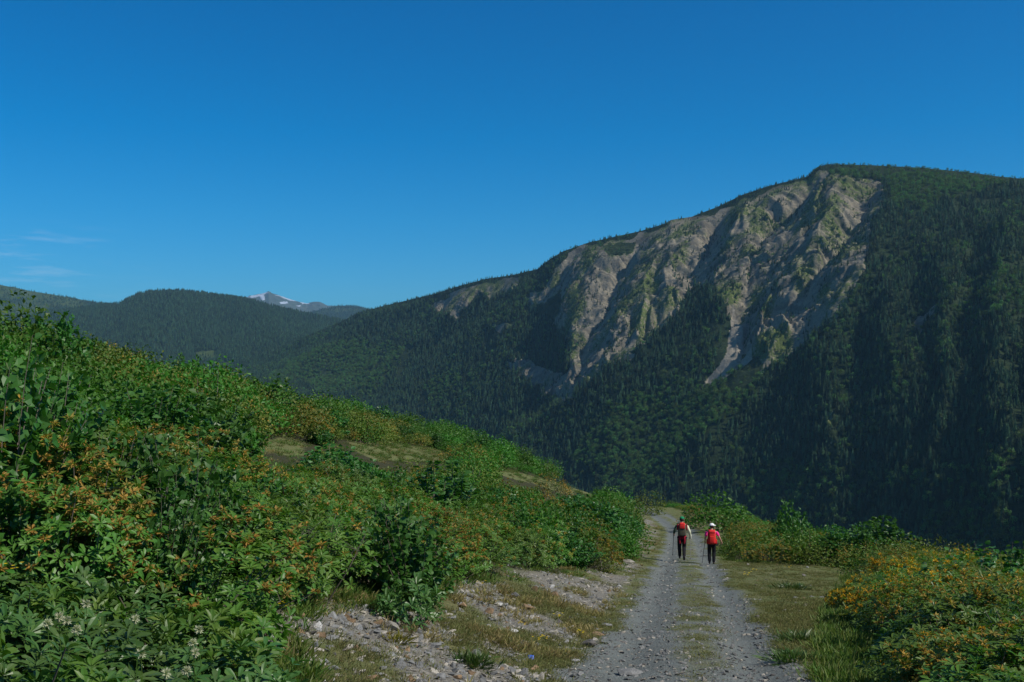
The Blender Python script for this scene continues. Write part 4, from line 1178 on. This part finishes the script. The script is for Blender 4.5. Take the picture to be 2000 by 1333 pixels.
def d_turf(x, y):
    g, m_, rb, un = masks(x, y)
    a = x - xt(y)
    z = np.where(g > .5, m_ * .8, np.where((a < -1.3) & (y < 45), .55, 1.0)) * (1 - .85 * rb)
    u, v = to_px(x, y, H(x, y)); far = np.zeros(x.shape, bool)
    for P_ in TURF: far |= in_poly(u, v, [(q[0], q[1]) for q in P_])
    ok = ((x > xl(y) - .6) & (x < xr(y) + .7)) | far | ((y > 11) & (un > .5) & (rng.random(x.shape) < .25))
    return np.where(ok, z, 0) * np.clip(2.2 * fbm(x / 1.1, y / 1.5, 411, 3) - .65, .15, .85)
x, y = pts_scatter(130000, d_turf, 5.2, 105); x2, y2 = pts_scatter(60000, d_turf, 5.2, 22); x = np.concatenate([x, x2]); y = np.concatenate([y, y2])
n = len(x); print('tufts', n)
nb = fbm(x / 1.4, y / 1.4, 412, 2); s_ = xt(y) - 1.3 - x
idx = np.where(rng.random(n) < .5, 0, np.where(rng.random(n) < .5, 1, 4))
idx = np.where((s_ > .2) & (nb > .54) & (rng.random(n) < .55), np.where(y < 10, 2, 5), idx)
idx = np.where((s_ > .2) & (xl(y) + .45 > x) & (rng.random(n) < .5), 3, idx)
idx = np.where((x > xr(y) - .6) & (rng.random(n) < .5), 3, idx)
sc_ = rng.uniform(.7, 1.25, n) * np.interp(y, [5, 20, 60, 105], [1, 1.1, 1.3, 1.5])
scatter('grass', np.stack([x, y, H(x, y)], 1), np.stack([rng.normal(0, .1, n), rng.normal(0, .1, n), rng.uniform(0, 6.28, n)], 1),
        np.stack([sc_ * 1.1, sc_ * 1.1, sc_ * np.interp(np.abs(x - xt(y)), [.6, 1.6], [.6, 1.15])], 1), idx, TUFT, 'short dry turf along and between the ruts', 'grass')

# stones that can be told apart: column, row (its foot), width in photo pixels, flatness, material, label
STONES = [
    (1150, 1264, 38, .62, MS_D, 'angular dark brown rock at the left edge of the gravel, lower centre'),
    (1186, 1225, 28, .4, MS_G, 'flat grey stone just above the angular dark brown rock'),
    (1165, 1242, 34, .25, MS_R, 'dark reddish slab behind the angular dark brown rock'),
    (1045, 1156, 19, .85, MS_R, 'upright rust-red stone in the cluster on the bank'),
    (1077, 1150, 15, .7, MS_W, 'small white stone right of the rust-red upright stone'),
    (1083, 1166, 26, .5, MS_R, 'orange stone under the small white stone'),
    (1005, 1168, 26, .6, MS_G, 'pale grey stone left of the rust-red upright stone'),
    (1030, 1190, 44, .3, MS_R, 'flat brown slab below the rust-red upright stone'),
    (902, 1188, 22, .8, MS_R, 'rounded orange-brown stone at the foot of the azaleas'),
    (955, 1200, 34, .45, MS_R, 'low reddish stone right of the rounded orange-brown stone'),
    (1090, 1200, 30, .25, MS_P, 'thin pale slab lying alone on the bank above the gravel'),
    (1003, 1238, 24, .5, MS_W, 'whitish wedge stone in the middle of the bank'),
    (1105, 1253, 22, .4, MS_P, 'small pale stone left of the angular dark brown rock'),
    (930, 1282, 30, .55, MS_G, 'grey block among chips near the grey-green weed'),
    (1022, 1325, 38, .55, MS_G, 'smooth bluish-grey stone at the bottom edge beside the gravel'),
    (765, 1230, 46, .45, MS_P, 'broad pale slab below the leafy overhang'),
    (792, 1215, 20, .6, MS_D, 'small dark stone right of the broad pale slab'),
    (585, 1295, 50, .35, MS_P, 'wide cream slab at the lower left of the rubble'),
    (650, 1252, 30, .5, MS_G, 'grey stone in the rubble above the wide cream slab'),
    (680, 1270, 26, .5, MS_P, 'pale stone right of the grey rubble stone'),
    (610, 1240, 24, .4, MS_D, 'dark chip of rock at the left of the rubble'),
    (850, 1265, 28, .55, MS_G, 'grey stone in the middle of the lower bank'),
    (885, 1300, 24, .5, MS_P, 'pale stone near the bottom of the bank'),
    (720, 1328, 46, .3, MS_R, 'half-buried brown slab at the bottom edge'),
    (1200, 1105, 20, .5, MS_P, 'pale stone at the foot of the bright orange azalea'),
    (1228, 1100, 26, .35, MS_P, 'flat pale stone on the verge left of the hikers'),
    (1241, 1090, 14, .7, MS_D, 'small dark stone on the verge left of the hikers'),
    (1318, 1218, 10, .6, MS_D, 'dark stone on the grassy strip between the ruts'),
    (1570, 1126, 11, .55, MS_D, 'dark stone alone on the turf clearing'),
    (1555, 1170, 16, .35, MS_G, 'grey stone on the turf below the clearing'),
    (1480, 1208, 15, .6, MS_D, 'brownish stone at the right edge of the gravel'),
    (1572, 1185, 7, .7, MS_W, 'tiny white stone on the turf near the right thicket'),
    (1460, 1105, 12, .5, MS_P, 'pale stone on the turf behind the white-capped hiker'),
    (1232, 1318, 60, .25, MS_G, 'large flat grey rock set in the left rut at the bottom edge'),
    (1290, 1277, 14, .5, MS_P, 'pale chip in the left rut'),
]
for k, (u, v, wpx, fl_, m_, lab) in enumerate(STONES):
    x, y, z = ground_hit(u, v); r_ = wpx / F * y / 2
    o = link('rock', stone_mesh('rock', 500 + k, fl_, m_, 15))
    o.location = (x, y, z + r_ * fl_ * (.55 if fl_ > .3 else .4)); o.rotation_euler = (rng.normal(0, .15), rng.normal(0, .15), rng.uniform(-.5, .5)); o.scale = (r_ * 1.05,) * 3
    tag(o, lab, 'stone', 'stones of the bank and track')

# cream clover heads in the bottom left bed, small yellow flowers, a yellow weed and a scrap of blue litter
M_CREAM = leafmat('cream_petal', (.42, .43, .27), (.60, .60, .42), .3, .6, .2, .01, .2)
M_YEL = leafmat('yellow_petal', (.55, .42, .02), (.70, .52, .03), .3, .5, .2, .01, .2)
def clover(seed):
    r = np.random.default_rng(seed); g = Geo(); n = 60
    d = unit(r.normal(0, 1, (n, 3)) + np.array([0, 0, .3])); p = d * .006
    g.add(*leaves(p, d, unit(r.normal(0, 1, (n, 3))), r.uniform(.018, .026, n), .004, .2, r.uniform(0, 1, n), 'lance', False)); return g.mesh('clover_head', M_CREAM)
def stemlet(L):
    V, T = tube([(0, 0, -L), (.01, .005, -L * .5), (0, 0, 0)], .003, .002, 4); return np_mesh('stem', V, T, [M_GGRA], False, {'shade': ('FLOAT', 'POINT', np.zeros(len(V)))})
CL = [clover(600 + i) for i in range(3)]; ST = stemlet(.4)
CL_LAB = ['cream clover head highest of those in the left corner bed', 'cream clover head left of the pair under the yellow-green leaf', 'cream clover head in the tight pair, left one', 'cream clover head in the tight pair, right one',
          'cream clover head below the tight pair', 'cream clover head near the middle of the corner bed', 'cream clover head at the right edge of the corner bed', 'cream clover head just under the right-edge clover',
          'cream clover head third down at the right edge', 'cream clover head in shade low in the corner bed', 'cream clover head at the bottom right of the corner bed', 'cream clover head beside the bottom right one']
for k, (u, v) in enumerate([(168, 1180), (93, 1219), (115, 1206), (130, 1212), (150, 1231), (264, 1210), (388, 1230), (377, 1257), (381, 1276), (275, 1277), (365, 1312), (324, 1316)]):
    yy = np.arange(2.2, 9, .01); X_ = (u - 1000) / F * yy; Z_ = (HOR - v) / F * yy
    i = int(np.argmin(np.abs(Z_ - H(X_, yy) - .56)))
    o = empty('clover_flower', (X_[i], yy[i], Z_[i])); o.scale = (1.15,) * 3
    tag(o, CL_LAB[k], 'flower', 'cream clover flowers in the left corner')
    link('flower_head', CL[k % 3], o); link('stem', ST, o)
def daisy(seed, n=16, rr=.016):
    r = np.random.default_rng(seed); g = Geo()
    for q in range(5):
        c = np.array([r.normal(0, .025), r.normal(0, .025), r.uniform(-.03, .02)])
        a = np.arange(n) * 2 * np.pi / n; d = np.stack([np.cos(a), np.sin(a), np.full(n, .5)], 1)
        g.add(*leaves(np.repeat(c[None], n, 0), d, np.repeat(np.array([[0, 0, 1.]]), n, 0), rr, .004, .1, r.uniform(0, 1, n), 'lance', False))
    return g.mesh('yellow_blossom', M_YEL)
DA = [daisy(620 + i) for i in range(2)]; ST2 = stemlet(.1)
YF = [(1061, 1258, 'yellow flower cluster nearest the blue scrap'), (1052, 1260, 'single yellow flower left of the cluster near the blue scrap'), (1132, 1246, 'yellow flower beside the angular dark brown rock'),
      (942, 1148, 'yellow flower in the grass at the foot of the azaleas'), (1018, 1231, 'yellow flower by the whitish wedge stone'), (1092, 1212, 'yellow flower near the thin pale slab'),
      (1472, 1118, 'yellow flower patch on the turf beside the white-capped hiker, upper'), (1462, 1124, 'yellow flower patch on the turf beside the white-capped hiker, left'), (1455, 1128, 'yellow flower patch on the turf beside the white-capped hiker, lower'),
      (1540, 1112, 'yellow flower patch at the back of the clearing'), (553, 1198, 'tiny yellow flower at the top of the rubble'), (30, 1245, 'yellow flower at the far left of the corner bed')]
for k, (u, v, lab) in enumerate(YF):
    x, y, z = ground_hit(u, v)
    o = empty('yellow_flower', (x, y, z + (.1 if u > 100 else .5))); s = np.interp(y, [8, 15, 40], [1.0, 1.3, 2.4]); o.scale = (s, s, 1)
    tag(o, lab, 'flower', 'small yellow flowers on the turf'); link('blossom', DA[k % 2], o); link('stem', ST2, o)
x, y, z = ground_hit(773, 1256)
V, T, S = tuft(640, 90, .13, .05, .6)
o = link('yellow_weed', np_mesh('yellow_weed', V, T, [leafmat('yellow_weed_leaf', (.20, .22, .02), (.30, .30, .03), .35, .5, .3)], False, {'shade': ('FLOAT', 'POINT', S)}))
o.location = (x, y, z); tag(o, 'bright yellow-green weed growing out of the rubble', 'plant')
for k, (u, v, w_, lab) in enumerate([(915, 1300, .30, 'grey-green feathery weed low on the bank'), (1545, 1150, .5, 'grey-green twiggy weed on the turf clearing'), (1570, 1255, .42, 'dull green grassy clump at the edge of the right thicket'), (1300 + 250, 1290, .35, 'dull green grassy clump beside the gravel at lower right')]):
    x, y, z = ground_hit(u, v); V, T, S = tuft(650 + k, 420, .15, .13, .8)
    o = link('grassy_weed', np_mesh('grassy_weed', V, T, [M_HERB], False, {'shade': ('FLOAT', 'POINT', S)})); o.location = (x, y, z); s = w_ / .35; o.scale = (s, s, .9)
    tag(o, lab, 'plant')
x, y, z = ground_hit(1037, 1291)
r = np.random.default_rng(5); gx, gy = np.meshgrid(np.linspace(-.035, .035, 6), np.linspace(-.03, .03, 6))
V = np.stack([gx.ravel(), gy.ravel() * .5, .035 + gy.ravel() * .9 + r.normal(0, .006, 36)], 1)
me = np_mesh('blue_scrap', V, grid_faces(6, 6), [simple('blue_plastic', (.03, .10, .45), .4, .5)], True)
o = link('blue_scrap', me); o.location = (x, y, z); md = o.modifiers.new('thickness', 'SOLIDIFY'); md.thickness = .002
tag(o, 'crumpled scrap of bright blue litter on the bank', 'litter')
# bare grey twigs sticking out of the thicket
for k, (u, v, h_, lab) in enumerate([(596, 1185, .9, 'bare dark stem standing at the front of the azalea thicket'), (630, 1190, .8, 'bare dark stem right of the first one at the thicket front'), (1395 - 540, 1140, .75, 'pale bare twig arching out over the grass from the shadowed bush'), (330, 1150, .6, 'bleached forked branch lying across the left bed')]):
    x, y, z = ground_hit(u, v); r = np.random.default_rng(700 + k); g = Geo()
    base = np.array([0, 0, -.03]); tipv = np.array([r.uniform(-.1, .5), r.uniform(-.2, .1), h_])
    mid = tipv * .55 + np.array([r.normal(0, .06), r.normal(0, .06), 0])
    g.add(*tube([base, mid * .5, mid, tipv], .011, .003, 5))
    for q in range(5):
        s0 = mid + (tipv - mid) * r.uniform(0, .8); g.add(*tube([s0, s0 + np.array([r.normal(0, .08), r.normal(0, .08), .08]), s0 + np.array([r.normal(0, .2), r.normal(0, .2), .2])], .005, .0015, 4))
    o = link('bare_branch', g.mesh('bare_branch', M_STEM)); o.location = (x, y, z); tag(o, lab, 'branch')
# ------------------------------------------------------------------ the two hikers
def skin_mesh(name, joints, bones, mat, sub=2):
    """one continuous surface grown over a skeleton: joints {name: (x, y, z, rx, ry)}"""
    keys = list(joints); me = bpy.data.meshes.new(name + '_bones')
    me.from_pydata([joints[k][:3] for k in keys], [(keys.index(a), keys.index(b)) for a, b in bones], [])
    o = bpy.data.objects.new(name, me); COL.objects.link(o)
    md = o.modifiers.new('skin', 'SKIN'); md.use_smooth_shade = True
    for i, k in enumerate(keys):
        me.skin_vertices[0].data[i].radius = joints[k][3:5]
        me.skin_vertices[0].data[i].use_root = (i == 0)
    s = o.modifiers.new('sub', 'SUBSURF'); s.levels = sub; s.render_levels = sub
    dg = bpy.context.evaluated_depsgraph_get()
    m2 = bpy.data.meshes.new_from_object(o.evaluated_get(dg)); m2.name = name
    bpy.data.objects.remove(o); bpy.data.meshes.remove(me)
    m2.materials.clear(); m2.materials.append(mat)
    for p in m2.polygons: p.use_smooth = True
    return m2
def blob(name, parts, mat, bev=.03, sub=1):
    """rounded blocks (centre, size, taper) joined into one mesh"""
    bm = bmesh.new()
    for c, sz, tp in parts:
        r = bmesh.ops.create_cube(bm, size=1.0); vs = r['verts']
        for v in vs:
            f = tp if v.co.z > 0 else 1.0
            v.co = Vector((v.co.x * sz[0] * f + c[0], v.co.y * sz[1] * f + c[1], v.co.z * sz[2] + c[2]))
        es = list({e for v in vs for e in v.link_edges})
        bmesh.ops.bevel(bm, geom=es, offset=min(bev, min(sz) * .45), segments=3, affect='EDGES', profile=.5)
    me = bpy.data.meshes.new(name); bm.to_mesh(me); bm.free(); me.materials.append(mat)
    for p in me.polygons: p.use_smooth = True
    return me
def ball(name, c, r, mat, seg=20, zmin=None):
    bm = bmesh.new(); bmesh.ops.create_uvsphere(bm, u_segments=seg, v_segments=seg // 2 + 2, radius=1)
    for v in bm.verts: v.co = Vector((v.co.x * r[0] + c[0], v.co.y * r[1] + c[1], v.co.z * r[2] + c[2]))
    if zmin is not None: bmesh.ops.bisect_plane(bm, geom=bm.verts[:] + bm.edges[:] + bm.faces[:], plane_co=(0, 0, zmin), plane_no=(0, 0, -1), clear_outer=True)
    me = bpy.data.meshes.new(name); bm.to_mesh(me); bm.free(); me.materials.append(mat)
    for p in me.polygons: p.use_smooth = True
    return me
SKIN = simple('skin', (.48, .27, .18), .55, .3, .06, 30)
HAIR = simple('dark_hair', (.025, .018, .013), .6, .3, .2, 60)
BLACK = simple('black_trousers', (.014, .014, .017), .85, .15, .25, 30, .2)
BOOT = simple('boot_leather', (.02, .02, .022), .7, .3, .2, 40)
SOLE = simple('boot_sole', (.06, .06, .065), .9, .1, .2, 40)
CREAM = simple('cream_shirt', (.62, .62, .44), .9, .1, .08, 20, .2)
CREAM_SHADED = simple('shaded_cream_sleeve', (.05, .08, .055), .9, .1, .1, 20)  # shade on the left arm of the cream shirt, put into the sleeve colour
REDP = simple('red_pack_cloth', (.62, .025, .022), .7, .25, .12, 14, .2)
OLIVP = simple('olive_pack_cloth', (.105, .092, .062), .85, .15, .12, 14, .2)
MAROON = simple('maroon_jacket', (.30, .012, .028), .85, .15, .2, 14, .3)
GREENC = simple('green_cap_cloth', (.01, .22, .09), .85, .15, .1, 20)
WHITEC = simple('white_cap_cloth', (.80, .80, .80), .85, .15, .03, 20)
PINK = simple('pink_shirt', (.80, .045, .26), .85, .15, .08, 20)
GREYJ = simple('dark_grey_jacket', (.055, .055, .062), .85, .15, .15, 14, .2)
POLE = simple('pole_metal', (.03, .03, .035), .4, .5, .1, 20)
POLEL = simple('pale_pole_metal', (.30, .29, .26), .4, .5, .1, 20)

def hand(side, wrist, aim, mat=SKIN):
    """palm, four unequal curled fingers and a thumb, closed round a grip"""
    w = np.array(wrist); a = np.array(aim, float); a /= np.linalg.norm(a)
    s = np.array([side, 0, 0.0]); f = np.array([0, 1.0, 0])
    J = {}; B = []
    J['w'] = (*w, .026, .02); J['p'] = (*(w + a * .05), .036, .018); J['k'] = (*(w + a * .085), .034, .016); B += [('w', 'p'), ('p', 'k')]
    for i, (o, L) in enumerate(((-.027, .062), (-.009, .072), (.009, .068), (.026, .052))):
        b = w + a * .088 + f * o
        p1 = b + a * L * .45 - s * .012; p2 = b + a * L * .55 - s * (.035); p3 = b + a * L * .2 - s * .045
        for nm, q, rr in (('a', b, .010), ('b', p1, .009), ('c', p2, .0085), ('d', p3, .0075)): J['%s%d' % (nm, i)] = (*q, rr, rr)
        B += [('k', 'a%d' % i), ('a%d' % i, 'b%d' % i), ('b%d' % i, 'c%d' % i), ('c%d' % i, 'd%d' % i)]
    t0 = w + a * .035 + f * .03 - s * .005; t1 = w + a * .062 + f * .05 - s * .022; t2 = w + a * .085 + f * .042 - s * .042
    for nm, q, rr in (('t0', t0, .013), ('t1', t1, .011), ('t2', t2, .009)): J[nm] = (*q, rr, rr)
    B += [('p', 't0'), ('t0', 't1'), ('t1', 't2')]
    return J, B

def person(u, v, height_px, heading, pose):
    x, y, z = ground_hit(u, v)
    hgt = height_px / F * y; k = hgt / 1.72
    e = empty('person', (x, y, z)); e.rotation_euler = (0, 0, heading); e.scale = (k, k, k)
    tag(e, pose['label'], 'person', 'hikers')
    # skeleton, facing +Y, in metres for a 1.72 m person
    P = pose
    hip, sh = .93, 1.40; lean = P.get('lean', .05)
    J = {'pelvis': (0, 0, hip, .15, .105), 'waist': (0, lean * .4, 1.10, .13, .095), 'chest': (0, lean, 1.30, .165, .11), 'neck0': (0, lean * 1.1, 1.44, .06, .058),
         'neck1': (0, lean * 1.3, 1.50, .05, .052)}
    B = [('pelvis', 'waist'), ('waist', 'chest'), ('chest', 'neck0'), ('neck0', 'neck1')]
    hx, hy, hz = P['head']
    J.update({'jaw': (hx * .6, lean * 1.3 + hy * .7 + .005, 1.545, .058, .07), 'skull': (hx, lean * 1.3 + hy, 1.625, .076, .092), 'crown': (hx, lean * 1.3 + hy - .005, 1.69, .055, .066)})
    B += [('neck1', 'jaw'), ('jaw', 'skull'), ('skull', 'crown')]
    for s, nm in ((-1, 'l'), (1, 'r')):
        L = P['leg_' + nm]
        J['hip' + nm] = (s * .09, 0, hip - .06, .088, .095); J['knee' + nm] = (*L[0], .058, .062); J['calf' + nm] = (*((np.array(L[0]) * .65 + np.array(L[1]) * .35) + np.array([0, -.02, 0])), .053, .058)
        J['ankle' + nm] = (*L[1], .038, .042); J['toe' + nm] = (*L[2], .036, .03)
        B += [('pelvis', 'hip' + nm), ('hip' + nm, 'knee' + nm), ('knee' + nm, 'calf' + nm), ('calf' + nm, 'ankle' + nm), ('ankle' + nm, 'toe' + nm)]
        A = P['arm_' + nm]
        J['sh' + nm] = (s * .185, lean, sh - .01, .058, .06); J['el' + nm] = (*A[0], .042, .042); J['wr' + nm] = (*A[1], .027, .025)
        B += [('chest', 'sh' + nm), ('sh' + nm, 'el' + nm), ('el' + nm, 'wr' + nm)]
        HJ, HB = hand(s, A[1], A[2])
        J.update({nm + q: val for q, val in HJ.items() if q != 'w'}); B += [(('wr' + nm) if a == 'w' else nm + a, nm + b) for a, b in HB]
    link('body', skin_mesh('body', J, B, SKIN), e)
    # face
    hc = Vector((hx, lean * 1.3 + hy, 1.62)); yaw = P['yaw']
    fr = Matrix.Rotation(yaw, 4, 'Z')
    def fp(a): return tuple(hc + fr @ Vector(a))
    bm = bmesh.new()
    for c, r_ in (((0, .098, -.012), .016), ((-.03, .086, .012), .012), ((.03, .086, .012), .012), ((0, .088, -.05), .014), ((-.078, 0, -.005), .022), ((.078, 0, -.005), .022)):
        bmesh.ops.create_icosphere(bm, subdivisions=2, radius=r_, matrix=Matrix.Translation(fp(c)))
    me = bpy.data.meshes.new('face'); bm.to_mesh(me); bm.free(); me.materials.append(SKIN); link('face', me, e)
    # clothes: same skeleton, slightly fuller
    def cloth(nm, jt, bn, mat): link(nm, skin_mesh(nm, {q: (*J[q][:3], J[q][3] + jt.get(q, .012), J[q][4] + jt.get(q, .012)) for q in jt}, bn, mat), e)
    cloth('trousers', {'pelvis': .016, 'hipl': .02, 'hipr': .02, 'kneel': .02, 'kneer': .02, 'calfl': .02, 'calfr': .02, 'anklel': .026, 'ankler': .026},
          [('pelvis', 'hipl'), ('pelvis', 'hipr'), ('hipl', 'kneel'), ('hipr', 'kneer'), ('kneel', 'calfl'), ('kneer', 'calfr'), ('calfl', 'anklel'), ('calfr', 'ankler')], BLACK)
    for s, nm in ((-1, 'l'), (1, 'r')):
        a = np.array(P['leg_' + nm][1]); t_ = np.array(P['leg_' + nm][2]); dv = t_ - a; dv = dv / np.linalg.norm(dv)
        heel = a - dv * .05 + np.array([0, 0, -.03])
        JB = {'top': (*(a + np.array([0, 0, .05])), .05, .055), 'an': (*a, .05, .055), 'mid': (*(a * .5 + t_ * .5 + np.array([0, 0, -.005])), .05, .045), 'toe': (*(t_ + dv * .03), .044, .036), 'heel': (*heel, .042, .036)}
        o = link('boot', skin_mesh('boot', JB, [('top', 'an'), ('an', 'mid'), ('mid', 'toe'), ('an', 'heel')], BOOT), e)
    sl = P['sleeve']
    JS = {'waist': .022, 'chest': .022, 'shl': .018, 'shr': .018, 'neck0': .006, 'pelvis': .01}
    link('shirt', skin_mesh('shirt', {q: (*J[q][:3], J[q][3] + d_, J[q][4] + d_) for q, d_ in JS.items()}, [('waist', 'chest'), ('chest', 'neck0'), ('chest', 'shl'), ('chest', 'shr'), ('waist', 'pelvis')], P['shirt']), e)
    for nm in 'lr':
        a, b, c = (np.array(J[q + nm][:3]) for q in ('sh', 'el', 'wr'))
        if sl == 'long': js = {'a': (*a, .072, .072), 'b': (*b, .058, .058), 'c': (*(b * .1 + c * .9), .042, .042)}; bs = [('a', 'b'), ('b', 'c')]
        else: js = {'a': (*a, .078, .078), 'b': (*(a * .45 + b * .55), .068, .068), 'c': (*(a * .12 + b * .88), .064, .064)}; bs = [('a', 'b'), ('b', 'c')]
        link('sleeve', skin_mesh('sleeve', js, bs, P['sleeve_mat'][nm]), e)
    # hair and cap
    hm = ball('hair', (hx, lean * 1.3 + hy - .02, 1.615), (.085, .092, .088), HAIR, 20); link('hair', hm, e)
    cm = ball('cap', (0, 0, .03), (.096, .112, .088), P['cap'], 24, .025)
    oc = link('cap', cm, e); oc.location = hc; oc.rotation_euler = (P.get('captilt', 0), 0, yaw)
    if P['brim']:
        bm = bmesh.new(); pts = [(-.075, .06), (-.07, .12), (-.04, .175), (0, .19), (.04, .175), (.07, .12), (.075, .06)]
        top = [bm.verts.new((a, b, .05 - .9 * (a * a) * 4 - (b - .06) * .18)) for a, b in pts]; bm.faces.new(top)
        r = bmesh.ops.extrude_face_region(bm, geom=bm.faces[:]); 
        for v_ in [g for g in r['geom'] if isinstance(g, bmesh.types.BMVert)]: v_.co.z -= .008
        bmesh.ops.recalc_face_normals(bm, faces=bm.faces)
        me = bpy.data.meshes.new('cap_brim'); bm.to_mesh(me); bm.free(); me.materials.append(P['cap']); link('brim', me, oc)
    mw = e.matrix_basis.copy()
    return e, J, (x, y, z, k)

def attach(name, e, label, cat, group=None):
    """a thing carried by a person: its own top-level object at the same place"""
    o = empty(name, e.location); o.rotation_euler = e.rotation_euler; o.scale = e.scale
    return tag(o, label, cat, group)
def pole(e, gripp, tip, mat, label):
    o = attach('trekking_pole', e, label, 'trekking pole', 'trekking poles')
    a = np.array(gripp); b = np.array(tip); d = (a - b) / np.linalg.norm(a - b)
    V, T = tube([b, b + (a - b) * .5, a], .0085, .0115, 8); link('shaft', np_mesh('shaft', V, T, [mat], True), o)
    V, T = tube([a - d * .04, a + d * .03, a + d * .09], .016, .018, 8); link('grip', np_mesh('grip', V, T, [BOOT], True), o)
    V, T = tube([b + d * .05, b + d * .062], .03, .03, 10); link('basket', np_mesh('basket', V, T, [BOOT], True), o)
    return o
heading = -math.atan(.14)
# left hiker: green cap, cream sleeves, red and olive pack, maroon jacket round the waist, mid-stride
A = dict(label='hiker in a green cap, cream shirt and black trousers walking away with two poles', lean=.07, head=(.0, .03, 0), yaw=-.1, cap=GREENC, brim=False, captilt=-.15,
         leg_l=[(-.10, .13, .50), (-.085, .05, .085), (-.085, .20, .045)], leg_r=[(.085, .06, .49), (.075, -.30, .19), (.085, -.27, .05)],
         arm_l=[(-.30, .02, 1.15), (-.32, .20, 1.02), (0, .5, -.6)], arm_r=[(.30, -.03, 1.15), (.335, .08, .93), (.0, .5, -.7)],
         sleeve='long', shirt=CREAM, sleeve_mat={'l': CREAM_SHADED, 'r': CREAM})
e1, J1, _ = person(1332, 1094, 83, heading, A)
bp = attach('backpack', e1, 'red rucksack with a broad olive band on the hiker in the green cap', 'backpack', 'backpacks')
link('pack_body', blob('pack_body', [((0, -.21, 1.24), (.34, .22, .46), .9)], OLIVP, .06), bp)
link('pack_lid', blob('pack_lid', [((0, -.21, 1.475), (.27, .22, .13), .8)], REDP, .05), bp)
for s in (-1, 1):
    link('side_pocket', blob('side_pocket', [((s * .175, -.2, 1.36), (.07, .16, .24), .85)], MAROON, .03), bp)
    V, T = tube([(s * .10, -.10, 1.46), (s * .125, .03, 1.47), (s * .13, .17, 1.36), (s * .13, .16, 1.15), (s * .15, .02, 1.02), (s * .13, -.1, 1.02)], .02, .02, 6)
    link('shoulder_strap', np_mesh('shoulder_strap', V, T, [OLIVP], True), bp)
link('front_panel', blob('front_panel', [((0, -.325, 1.38), (.22, .03, .13), .9)], REDP, .015), bp)
jk = attach('maroon_jacket', e1, 'maroon jacket tied round the waist of the hiker in the green cap', 'jacket')
link('jacket_wrap', skin_mesh('jacket_wrap', {'a': (0, -.01, 1.04, .185, .15), 'b': (0, -.03, .92, .205, .165), 'c': (0, -.06, .80, .20, .14)}, [('a', 'b'), ('b', 'c')], MAROON), jk)
for s in (-1, 1):
    V, T = tube([(s * .08, -.19, .95), (s * .10, -.215, .82), (s * .085, -.20, .70)], .045, .03, 8); link('jacket_sleeve', np_mesh('jacket_sleeve', V, T, [MAROON], True), jk)
pole(e1, (-.325, .24, .97), (-.37, .16, .12), POLE, 'dark trekking pole in the left hand of the hiker in the green cap')
pole(e1, (.335, .12, .88), (.345, .02, .02), POLEL, 'pale trekking pole in the right hand of the hiker in the green cap')
gl = attach('folded_paper', e1, 'small cream folded paper held at the right side of the hiker in the green cap', 'paper')
link('folded_sheet', blob('folded_sheet', [((.36, .06, .93), (.05, .03, .17), 1.0)], simple('cream_paper', (.72, .70, .56), .8, .2, .03), .006), gl)
# right hiker: white cap turned to the right, pink shirt, red pack, dark jacket round the hips
Bp = dict(label='hiker in a white cap and pink shirt walking away under a big red rucksack', lean=.07, head=(.015, .02, 0), yaw=-1.05, cap=WHITEC, brim=True, captilt=0,
          leg_l=[(-.095, .09, .50), (-.085, -.01, .085), (-.09, .14, .045)], leg_r=[(.095, .05, .50), (.085, -.06, .085), (.09, .09, .045)],
          arm_l=[(-.27, -.02, 1.14), (-.27, .12, .95), (0, .6, -.6)], arm_r=[(.32, .0, 1.17), (.42, .05, .96), (.1, .4, -.8)],
          sleeve='short', shirt=PINK, sleeve_mat={'l': PINK, 'r': PINK})
e2, J2, _ = person(1390, 1103, 79, heading, Bp)
bp = attach('backpack', e2, 'bulging bright red rucksack on the hiker in the white cap', 'backpack', 'backpacks')
link('pack_body', blob('pack_body', [((-.01, -.22, 1.17), (.36, .25, .52), .88)], REDP, .09), bp)
link('pack_lid', blob('pack_lid', [((-.01, -.21, 1.44), (.33, .27, .13), .8)], REDP, .055), bp)
link('front_pocket', blob('front_pocket', [((-.01, -.355, 1.12), (.24, .07, .30), .8)], REDP, .035), bp)
for s in (-1, 1):
    link('side_pocket', blob('side_pocket', [((s * .19 - .01, -.2, 1.02), (.06, .15, .2), .9)], REDP, .025), bp)
    V, T = tube([(s * .10, -.10, 1.46), (s * .125, .03, 1.47), (s * .13, .17, 1.36), (s * .13, .16, 1.15), (s * .15, .02, 1.02), (s * .13, -.1, 1.02)], .02, .02, 6)
    link('shoulder_strap', np_mesh('shoulder_strap', V, T, [REDP], True), bp)
jk = attach('grey_jacket', e2, 'dark grey jacket round the hips of the hiker in the white cap', 'jacket')
link('jacket_wrap', skin_mesh('jacket_wrap', {'a': (0, -.01, 1.0, .185, .15), 'b': (0, -.02, .90, .20, .16), 'c': (0, -.04, .80, .20, .15)}, [('a', 'b'), ('b', 'c')], GREYJ), jk)
V, T = tube([(.19, -.02, .98), (.24, .0, .90), (.23, .02, .80)], .05, .03, 8); link('jacket_sleeve', np_mesh('jacket_sleeve', V, T, [GREYJ], True), jk)
pole(e2, (-.275, .18, .90), (-.40, .04, .03), POLE, 'dark trekking pole slanting from the left hand of the hiker in the white cap')
